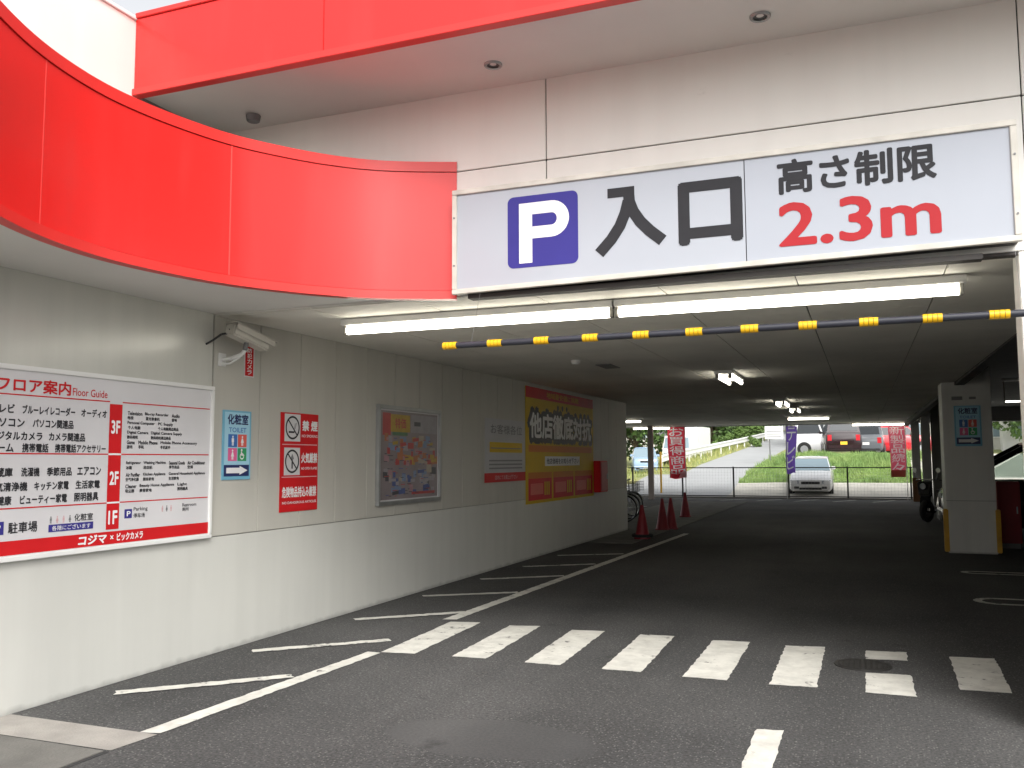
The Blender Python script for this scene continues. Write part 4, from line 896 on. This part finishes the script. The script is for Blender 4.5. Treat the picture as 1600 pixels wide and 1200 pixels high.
    for y in wy:
        for sx in (-1,1):
            MB().cyl((sx*(hw-.12),y,wr_+.02),(sx*(hw+.002),y,wr_+.02),wr_+.05,24).obj('wheel_arch', BLACK, o, smooth=True)
            wv = MB().cyl((sx*(hw-.20),y,wr_),(sx*(hw+.008),y,wr_),wr_,26).obj('wheel', TYRE, o, .02, True); MB().cyl((sx*(hw-.05),y,wr_),(sx*(hw+.014),y,wr_),wr_*.66,20).obj('rim', RIM, wv, .01, True)
    for sx in (-1,1):
        b = MB(); x0, x1 = sx*hw*.52, sx*hw*.90; b.loft([[(x0,-hl+.0,hood-.27),(x1,-hl+.13,hood-.25),(x1,-hl+.16,hood-.13),(x0,-hl+.05,hood-.15)],[(x0,-hl-.025,hood-.27),(x1,-hl+.08,hood-.25),(x1,-hl+.10,hood-.13),(x0,-hl+.02,hood-.15)]]); b.obj('headlight', HEADL, o, .004)
        b = MB(); x0, x1 = sx*hw*.66, sx*hw*.90; b.box(min(x0,x1),max(x0,x1),hl-.10,hl+.006,deck-.42,deck-.12); b.obj('tail_light', TAILL, o, .01)
        b = MB(); b.box(sx*(hw+.02)-.09,sx*(hw+.02)+.09,cowl+.38,cowl+.50,belt+.02,belt+.16); b.obj('mirror', pm, o, .03, True)
        b = MB(); b.box(sx*hw*.62-.10,sx*hw*.62+.10,-hl-.052,-hl+.10,.33,.43); b.obj('fog_light', BLACK, o, .01)
    b = MB(); b.box(-hw*.42,hw*.42,-hl-.014,-hl+.06,hood-.30,hood-.19); b.obj('grille', BLACK, o, .01)
    b = MB(); b.loft([[(-hw*.86,-hl-.03,.28),(hw*.86,-hl-.03,.28),(hw*.86,-hl+.08,.28),(-hw*.86,-hl+.08,.28)],[(-hw*.88,-hl-.045,.42),(hw*.88,-hl-.045,.42),(hw*.9,-hl+.10,.42),(-hw*.9,-hl+.10,.42)],[(-hw*.86,-hl-.02,.52),(hw*.86,-hl-.02,.52),(hw*.88,-hl+.10,.52),(-hw*.88,-hl+.10,.52)]]); b.obj('bumper', pm, o, .015, True)
    b = MB(); b.box(-hw*.5,hw*.5,-hl-.062,-hl+.05,.29,.37); b.obj('air_intake', BLACK, o, .01)
    b = MB(); b.box(-.165,.165,-hl-.060,-hl-.046,.385,.47); b.obj('licence_plate', plate, o)
    b = MB(); b.box(-.165,.165,hl+.002,hl+.020,deck-.62 if deck > 1.1 else .5,deck-.46 if deck > 1.1 else .64); b.obj('licence_plate', plate, o)
    b = MB(); b.box(-hw*.88,hw*.88,hl-.06,hl+.03,.30,.48); b.obj('rear_bumper', pm, o, .02, True)
    return o
car('white_sedan', 'white sedan facing the fence on the gravel lot outside', (-2.08,40.35,.15), R(1), 4.4,1.72,1.50, .80,.98,-.95,-.22,.98,1.55, (.78,.78,.78), deck=1.02, glass=GLASSBL, pitch=R(3.0))
car('white_wagon', 'white estate car on the upper lot behind the purple banner', (-1.55,53.6,1.78), R(80), 4.4,1.75,1.95, 1.15,1.15,-1.2,-.5,1.9,2.1, (.78,.78,.78), cat='car')
YPL = mat('yellow_plate',(.75,.48,.03),.5)
car('maroon_minivan', 'dark maroon minivan seen from behind on the upper lot', (-1.12,50.0,1.78), R(186), 4.4,1.72,1.95, 1.1,1.12,-1.75,-1.0,1.95,2.15, (.022,.009,.011), plate=YPL, cat='minivan')
car('grey_hatchback', 'grey hatchback right of the maroon minivan on the upper lot', (.42,51.5,1.78), R(172), 3.9,1.66,1.55, .98,1.0,-1.05,-.35,1.3,1.75, (.12,.13,.14))
car('red_hatchback', 'bright red hatchback behind the right red banner on the upper lot', (1.75,51.0,1.78), R(95), 3.7,1.62,1.50, .95,.98,-1.0,-.4,1.2,1.7, (.55,.02,.03))
car('blue_kei_car', 'pale blue small car beyond the grey steel column at left', (-12.1,52.0,.68), R(16), 3.5,1.5,1.62, 1.02,1.05,-1.1,-.5,1.4,1.65, (.30,.42,.58), glass=GLASSBL)
car('black_minivan', 'black minivan parked in the bay to the right of the pillar', (3.62,20.6,0), R(-90), 4.3,1.76,1.88, 1.04,1.10,-1.90,-.55,1.85,2.10, (.010,.010,.012), glass=CLEAR, cat='minivan', rough=.2)
tv = empty('white_truck', (-11.25,61.0,hz(-11.25,61)), R(-4), 'white box truck behind the start of the white guardrail', 'truck')
b = MB(); b.box(-1.0,1.0,-1.0,2.9,.75,2.65); b.obj('cargo_box', WHITE, tv, .03)
b = MB(); b.loft([[(-.95,-2.6,.45),(.95,-2.6,.45),(.95,-1.06,.45),(-.95,-1.06,.45)],[(-.95,-2.62,1.15),(.95,-2.62,1.15),(.95,-1.06,1.15),(-.95,-1.06,1.15)],[(-.86,-2.3,2.0),(.86,-2.3,2.0),(.9,-1.06,2.0),(-.9,-1.06,2.0)]]); b.obj('cab', WHITE, tv, .04, True)
b = MB(); b.loft([[(-.85,-2.63,1.17),(.85,-2.63,1.17),(.85,-2.58,1.17),(-.85,-2.58,1.17)],[(-.78,-2.37,1.88),(.78,-2.37,1.88),(.78,-2.32,1.88),(-.78,-2.32,1.88)]]); b.obj('windscreen', GLASSBL, tv)
for y in (-2.0,1.9):
    for sx in (-1,1): wv = MB().cyl((sx*.72,y,.36),(sx*.96,y,.36),.36,20).obj('wheel', TYRE, tv, .02, True); MB().cyl((sx*.9,y,.36),(sx*.975,y,.36),.2,14).obj('rim', RIM, wv)
for sx in (-1,1): b = MB(); b.box(sx*.7-.14,sx*.7+.14,-2.66,-2.60,.72,.90); b.obj('headlight', HEADL, tv, .01)

# ------------------------------------------------------------------ rear fence
fn = empty('rear_fence', (0,36.95,0), 0, 'low dark steel mesh fence along the rear edge of the car park', 'fence')
b = MB(); b.box(-9.3,1.70,-.02,.02,1.205,1.245); b.box(-9.3,1.70,-.015,.015,.07,.11); b.obj('rail', DKFENCE, fn)
for x in (-9.1,-7.0,-4.93,-2.79,-.60,1.64): b = MB(); b.box(x-.03,x+.03,-.03,.03,0,1.26); b.obj('post', DKFENCE, fn, .004)
b = MB(); x = -9.25
while x < 1.65: b.cyl((x,.0,.11),(x,.0,1.205),.0022,4,cap=False); x += .12
for k in range(8): b.cyl((-9.3,.004,.2+k*.12),(1.7,.004,.2+k*.12),.0022,4,cap=False)
b.obj('wire_mesh', STEEL, fn)
b = MB(); b.box(-12,9,36.9,37.18,.0,.05); struct(b.obj('kerb', CONC))

# ------------------------------------------------------------------ banners
def banner(loc, w_, h_, z0, label, m, txt, tm, lean=0.0, seed=0, extra=None):
    o = empty('banner_flag', loc, 0, label, 'banner', 'tall sales banners along the rear fence')
    MB().cyl((0,0,0),(lean,0,z0+h_+.06),.014,8).obj('pole', WHITE, o, smooth=True)
    MB().cyl((lean,0,z0+h_+.03),(lean+w_,0,z0+h_+.03),.008,6).obj('crossbar', WHITE, o)
    rn = random.Random(seed); nu, nv = 10, 40
    def P(s, t):
        sway = (1-t)**1.5; return (lean*t + w_*s*(1-.25*sway*abs(math.sin(seed+2))) + .05*sway*math.sin(4*t+seed), .06*sway*math.sin(5*s+7*t+seed)*(0.3+s), z0+h_*t + .03*sway*math.sin(6*s+seed))
    nu, nv = 56, 190; ink = [[False]*nu for _ in range(nv)]; n = len(txt)
    for k, c in enumerate(txt):
        tv_, tf = text_mesh(c, 0)
        if not tv_: continue
        xs = [a for a,_ in tv_]; ys = [b_ for _,b_ in tv_]; x0,x1,y0,y1 = min(xs),max(xs),min(ys),max(ys)
        t1 = .97-k*(.90/n); t0 = t1-.90/n*.90
        def st(x, y):
            s_ = .10+.80*(x-x0)/max(1e-6,x1-x0); return (1-s_ if w_ < 0 else s_, t0+(t1-t0)*(y-y0)/max(1e-6,y1-y0))
        for f in tf:
            q = [st(*tv_[i]) for i in f]
            for m_ in range(1, len(q)-1):
                A_, B_, C_ = q[0], q[m_], q[m_+1]; d = (B_[0]-A_[0])*(C_[1]-A_[1])-(C_[0]-A_[0])*(B_[1]-A_[1])
                if abs(d) < 1e-12: continue
                for jj in range(max(0,int(min(A_[1],B_[1],C_[1])*nv)-1), min(nv,int(max(A_[1],B_[1],C_[1])*nv)+2)):
                    for ii in range(max(0,int(min(A_[0],B_[0],C_[0])*nu)-1), min(nu,int(max(A_[0],B_[0],C_[0])*nu)+2)):
                        px, py = (ii+.5)/nu, (jj+.5)/nv
                        u_ = ((px-A_[0])*(C_[1]-A_[1])-(C_[0]-A_[0])*(py-A_[1]))/d; v_ = ((B_[0]-A_[0])*(py-A_[1])-(px-A_[0])*(B_[1]-A_[1]))/d
                        if u_ >= -.08 and v_ >= -.08 and u_+v_ <= 1.08: ink[jj][ii] = True
    vs = [P(i/nu, j/nv) for j in range(nv+1) for i in range(nu+1)]; f0 = []; f1 = []
    for j in range(nv):
        for i in range(nu): a = j*(nu+1)+i; (f1 if ink[j][i] else f0).append((a,a+1,a+nu+2,a+nu+1))
    cl = MB().add(vs, f0).obj('cloth', m, o, smooth=True); MB().add(vs, f1).obj('lettering', tm, cl, smooth=True)
    if extra:
        q = []; 
        for s,t in ((.0,0),(1,0),(1,.13),(.0,.13)): p = P(s,t); q.append((p[0],p[1]-.012,p[2]))
        e = MB(); e.loft([q,[(a,b_-.004,c_) for a,b_,c_ in q]]); e.obj('hem_print', extra, cl)
    return o
def cloth(m):
    t = m.node_tree; b = t.nodes['Principled BSDF']; tr = t.nodes.new('ShaderNodeBsdfTranslucent'); mx = t.nodes.new('ShaderNodeMixShader'); mx.inputs[0].default_value = .55
    lk = b.inputs['Base Color'].links
    if lk: t.links.new(lk[0].from_socket, tr.inputs['Color'])
    else: tr.inputs['Color'].default_value = b.inputs['Base Color'].default_value
    t.links.new(b.outputs[0], mx.inputs[1]); t.links.new(tr.outputs[0], mx.inputs[2]); t.links.new(mx.outputs[0], t.nodes['Material Output'].inputs['Surface']); return m
FLAGW = cloth(mat('banner_white',(.85,.85,.85),.7)); FLAGP = cloth(mat('banner_pale_pink',(.80,.62,.64),.7))
CLR = mat('banner_red',(.82,.06,.10),.7,var=.08); CLP = mat('banner_purple',(.26,.15,.66),.7,var=.08); CLK = mat('banner_pinkred',(.78,.13,.20),.7,var=.1)
for _m in (CLR,CLP,CLK): cloth(_m)
banner((-6.80,36.6,0), -.72, 2.15, .80, 'red banner with white characters left of the rear opening', CLR, 'お買得商品', FLAGW, 0, 1, FLAGP)
banner((-2.83,36.6,0), .42, 1.85, 1.00, 'purple banner with white characters beside the white sedan', CLP, 'テレビ', FLAGW, .02, 3)
banner((1.50,36.6,0), -.60, 1.95, .90, 'pinkish red banner at the right end of the rear fence', CLK, '新製品続々', FLAGP, 0, 5, ORRED)

# ------------------------------------------------------------------ terrain beyond the fence
xs_ = [-400,-200,-100,-60,-40,-30,-24,-20,-17,-15,-13.5,-12.4,-11.4,-10.6,-10.0,-9.3,-8.4,-7.5,-6.6,-5.9,-5.3,-4.9,-4.5,-4.1,-3.7,-3.3,-2.8] + [-2+i for i in range(14)] + [15,20,30,50,80,150,400]
ys_ = [37.2+.5*i for i in range(24)] + [50,51,52,53.5,55,57,60,64,70,77,85,95,110,140,200,300,400]
pat = {'road':MB(),'gravel_lot':MB(),'grass_bank':MB(),'verge':MB(),'upper_lot':MB()}
for i in range(len(xs_)-1):
    for j in range(len(ys_)-1):
        cx, cy = (xs_[i]+xs_[i+1])/2, (ys_[j]+ys_[j+1])/2
        if (-8.4 if cy > 44 else -10.0) < cx < -5.3: k = 'road'
        elif cx < -8.4 and cy > 44: k = 'verge'
        elif cx <= -10.0: k = 'road' if cy < 40.5 and cx > -14 else 'verge'
        elif cy < 41.3 or (cx > 2.4 and cy < 60): k = 'gravel_lot'
        elif cy < 46.7 or (cx < -3.6 and cy < 57): k = 'grass_bank'
        elif cy < 60: k = 'upper_lot'
        else: k = 'verge'
        c = [(xs_[i],ys_[j]),(xs_[i+1],ys_[j]),(xs_[i+1],ys_[j+1]),(xs_[i],ys_[j+1])]
        pat[k].add([(x,y,hz(x,y)) for x,y in c],[(0,1,2,3)])
for k, m in (('road',ROADM),('gravel_lot',GRAVEL),('grass_bank',GRASSG),('verge',DRYG),('upper_lot',CONC)):
    o = pat[k].obj(k, m); struct(o)
    bm = bmesh.new(); bm.from_mesh(o.data); bmesh.ops.remove_doubles(bm, verts=bm.verts, dist=.001)
    for f in bm.faces:
        f.normal_update()
        if f.normal.z < 0: f.normal_flip()
    bm.to_mesh(o.data); bm.free(); o.data.shade_smooth()
# grass blades on the bank
rn = random.Random(11); gb = MB(); db = MB()
def blade(mb, x, y, h):
    a = rn.uniform(0,6.28); wv = rn.uniform(.009,.024); z = hz(x,y)-.02; dx, dy = math.cos(a)*wv, math.sin(a)*wv; lx, ly = rn.uniform(-.4,.4)*h, rn.uniform(-.4,.4)*h
    mb.add([(x-dx,y-dy,z),(x+dx,y+dy,z),(x+lx,y+ly,z+h)],[(0,1,2)])
for _ in range(26000):
    x = rn.uniform(-5.3,2.6); y = rn.uniform(41.2,46.8)
    if x < -3.6 and rn.random() < .5: y = rn.uniform(41.2,57)
    clump = math.sin(x*2.1)*math.sin(y*1.7+x)
    blade(gb, x, y, rn.uniform(.05,.22)*(1+.7*clump))
tag(gb.obj('grass', GRASSB), 'bright green grass on the bank behind the white sedan', 'grass', None, 'stuff')
for _ in range(5000):
    x = rn.uniform(-14,-8.45); y = rn.uniform(40.5,74)
    if x > -10.1 and y < 44.1: continue
    blade(db, x, y, rn.uniform(.1,.5))
tag(db.obj('dry_grass', mat('dry_blade',(.42,.38,.14),.8,var=.5,scale=1,col2=(.2,.28,.07))), 'yellowish dry grass along the left side of the road', 'grass', None, 'stuff')

# guardrail up the left side of the road
gr = empty('guardrail', (-9.6,46,0), 0, 'long white guardrail climbing along the left side of the road', 'guardrail')
b = MB(); pts = []
for k in range(28): y = 46+k*1.6; pts.append((-9.75+.045*(y-46)+9.6,y-46,hz(-9.6,y)))
b.loft([[(x-.04,y,z+.42),(x+.04,y,z+.46),(x+.01,y,z+.60),(x+.05,y,z+.74),(x-.04,y,z+.80)] for x,y,z in pts]); b.obj('rail', RAIL, gr)
for x,y,z in pts[::2]: MB().cyl((x-.05,y,z-.05),(x-.05,y,z+.78),.05,8).obj('post', RAIL, gr, smooth=True)

# white notice board on a post
nbd = empty('roadside_board', (-4.72,50.2,hz(-4.72,50.2)), 0, 'white roadside board on a thin post at the top of the grass', 'sign')
MB().cyl((0,0,-.05),(0,0,1.45),.035,8).obj('post', GREYMET, nbd, smooth=True)
b = MB(); b.box(-.24,.72,-.05,-.02,1.25,1.95); b.obj('board', WHITE, nbd, .005)
S = Sign(nbd); S.keep()
for k in range(4): S.rect(-.16,.62,1.36+k*.14,1.40+k*.14,GREYINK,.053,'lettering_line')
S.done()
MB2 = MB().cyl((-8.25,38.6,hz(-8.25,38.6)-.03),(-8.25,38.6,1.9),.045,10); tag(MB2.obj('marker_pole', mat('orange_yellow',(.72,.42,.05),.5), smooth=True), 'thin orange yellow marker pole right of the grey steel column', 'pole')
pl = empty('utility_pole', (-4.3,63,hz(-4.3,63)), 0, 'pale concrete utility pole beside the road', 'pole')
MB().cyl((0,0,-.1),(0,0,9),.17,14,.11).obj('shaft', CONC, pl, smooth=True)
b = MB(); b.box(-.9,.9,-.04,.04,8.2,8.3); b.obj('crossarm', STEEL, pl)

# houses far behind
def house(name, loc, rz, w_, d, h, m, roof_m, label, flat=False, nw=3):
    o = empty(name, loc, rz, label, 'house')
    b = MB(); b.box(-w_/2,w_/2,-d/2,d/2,-1.0,h); wl = b.obj('wall', m, o)
    b = MB()
    if flat: b.box(-w_/2-.15,w_/2+.15,-d/2-.15,d/2+.15,h+.002,h+.25)
    else: b.loft([[(-w_/2-.4,-d/2-.4,h),(-w_/2-.4,d/2+.4,h),(-w_/2-.4,0,h+d*.32)],[(w_/2+.4,-d/2-.4,h),(w_/2+.4,d/2+.4,h),(w_/2+.4,0,h+d*.32)]])
    b.obj('roof', roof_m, o)
    for fl in range(int(h//2.7)):
        for k in range(nw):
            x = -w_/2+(k+.5)*w_/nw; b = MB(); b.box(x-.75,x+.75,-d/2-.05,-d/2-.005,fl*2.7+.9,fl*2.7+2.1); f = b.obj('window', WHITE, o)
            b = MB(); b.box(x-.68,x-.02,-d/2-.058,-d/2-.052,fl*2.7+.97,fl*2.7+2.03); b.box(x+.02,x+.68,-d/2-.058,-d/2-.052,fl*2.7+.97,fl*2.7+2.03); b.obj('pane', GLASSBL, f)
    return o
ROOFT = mat('roof_tile',(.30,.10,.07),.8,var=.3,scale=3); CREAM = mat('cream_stucco',(.62,.60,.55),.85,var=.1); GREYR = mat('grey_roof',(.22,.22,.24),.7,var=.2)
house('house', (3.6,78,2.2), R(4), 13, 7, 5.6, CREAM, GREYR, 'pale two storey house behind the cars on the upper lot', False, 5)
house('house', (-21.0,82,2.6), R(12), 6.5, 6, 5.4, CREAM, ROOFT, 'cream house with red tiled roof at the far left', False, 3)
house('house', (14,70,2.0), R(-6), 10, 7, 5.6, mat('white_stucco',(.70,.70,.70),.85,var=.08), GREYR, 'white house seen past the right pillar', True, 4)

# trees
def leafmesh(seed, n, rx, rz_, lobes, ls):
    rn = random.Random(seed); b = MB(); cs = []
    for k in range(lobes):
        a = rn.uniform(0,6.28); q = rn.uniform(.15,.75); cs.append((rx*q*math.cos(a), rx*q*math.sin(a), rz_*rn.uniform(-.75,.85), rx*rn.uniform(.25,.5)))
    for _ in range(n):
        c = rn.choice(cs); d = Vector((rn.gauss(0,1),rn.gauss(0,1),rn.gauss(0,.8))); d.normalize(); d *= c[3]*rn.uniform(.45,1.05)**.6
        p = Vector(c[:3])+d; nrm = (d.normalized()+Vector((rn.uniform(-1,1),rn.uniform(-1,1),rn.uniform(-.3,1)))).normalized()
        u = nrm.orthogonal().normalized(); u.rotate(Matrix.Rotation(rn.uniform(0,6.28),3,nrm)); v = nrm.cross(u); s = ls*rn.uniform(.6,1.3)
        b.add([p-u*s*.5, p+v*s*.28, p+u*s*.5, p-v*s*.28],[(0,1,2,3)])
    return b
_CR = {}
def tree(loc, s, kind, label, rz=0.0):
    o = empty('tree', loc, rz, label, 'tree', 'trees along the road and behind the lot'); o.scale = (s,s,s)
    if kind not in _CR:
        cfg = {0:(1,6500,2.8,2.7,28,.32,LEAF,1.5),1:(2,6000,2.5,2.2,24,.28,LEAF2,1.0),2:(3,5200,1.8,3.3,26,.28,LEAF,1.2)}[kind]
        cr = leafmesh(*cfg[:6]); cr.v = [(x,y,z+cfg[7]+cfg[3]*.55) for x,y,z in cr.v]; co = cr.obj('crown', cfg[6], o)
        t_ = MB(); t_.cyl((0,0,-.3),(.06,.03,cfg[7]*.6),.20,10,.14); t_.cyl((.06,.03,cfg[7]*.6),(0,.1,cfg[7]+2.4),.14,8,.05)
        for k in range(6): a = k*1.05; t_.cyl((.05,.03,cfg[7]*(.55+.06*k)),(1.3*math.cos(a),1.3*math.sin(a),cfg[7]*.9+.9+.3*k),.07,6,.02)
        to = t_.obj('trunk', BARK, o, smooth=True); _CR[kind] = (co, to)
    else:
        for p in _CR[kind]: c = p.copy(); COL.objects.link(c); c.parent = o
TR = [(-14.6,60,1.15,0,'dark green tree left of the guardrail, behind the white truck'),(-18.5,56,1.0,0,'dark green tree at the far left above the pale blue car'),
 (-12.2,78,1.2,0,'dark broad tree rising behind the start of the guardrail'),(-10.2,86,1.1,1,'bright green tree behind the middle of the guardrail'),
 (-8.8,98,1.3,1,'bright green tree behind the upper end of the guardrail'),(-13.5,92,1.5,2,'tall dark tree farthest behind the guardrail'),
 (-3.4,74,1.0,2,'slim dark tree right of the roadside board'),(-1.6,70,.9,0,'dark tree behind the maroon minivan'),(10.0,64,1.0,0,'dark tree between the two pale houses'),(-24,66,1.3,2,'tall dark tree at the far left edge of the rear view'),(-6.0,104,1.5,0,'dark tree where the road disappears uphill')]
for x,y,s,k,lb in TR: tree((x,y,hz(x,y)), s, k, lb, rz=x*1.7)
def bush(loc, s, label, m=LEAF2, seed=5):
    o = empty('bush', loc, seed*.7, label, 'bush', 'bushes along the guardrail'); o.scale = (s,s,s*.8)
    if 'bush' not in _CR:
        cr = leafmesh(9,1500,1.0,.8,12,.20); cr.v = [(x,y,z+.7) for x,y,z in cr.v]; co = cr.obj('foliage', LEAF2, o)
        t_ = MB(); [t_.cyl((0,0,-.1),(.5*math.cos(k),.5*math.sin(k),.8),.03,6,.01) for k in range(5)]; to = t_.obj('stem', BARK, o); _CR['bush'] = (co,to)
    else:
        for p in _CR['bush']: c = p.copy(); COL.objects.link(c); c.parent = o
for k,(x,y,s,lb) in enumerate([(-10.9,68,1.1,'low bright bush behind the guardrail next to the truck'),(-10.4,73,1.2,'bright bush behind the guardrail midway up'),(-9.9,78,1.3,'bright bush behind the guardrail toward its upper end'),(-9.4,84,1.4,'bright bush behind the top of the guardrail'),(-13.2,48,.8,'yellow green bush beside the white rear post'),(-8.0,72.5,.7,'small bush in front of the guardrail near the roadside board')]):
    bush((x,y,hz(x,y)), s, lb, seed=k)
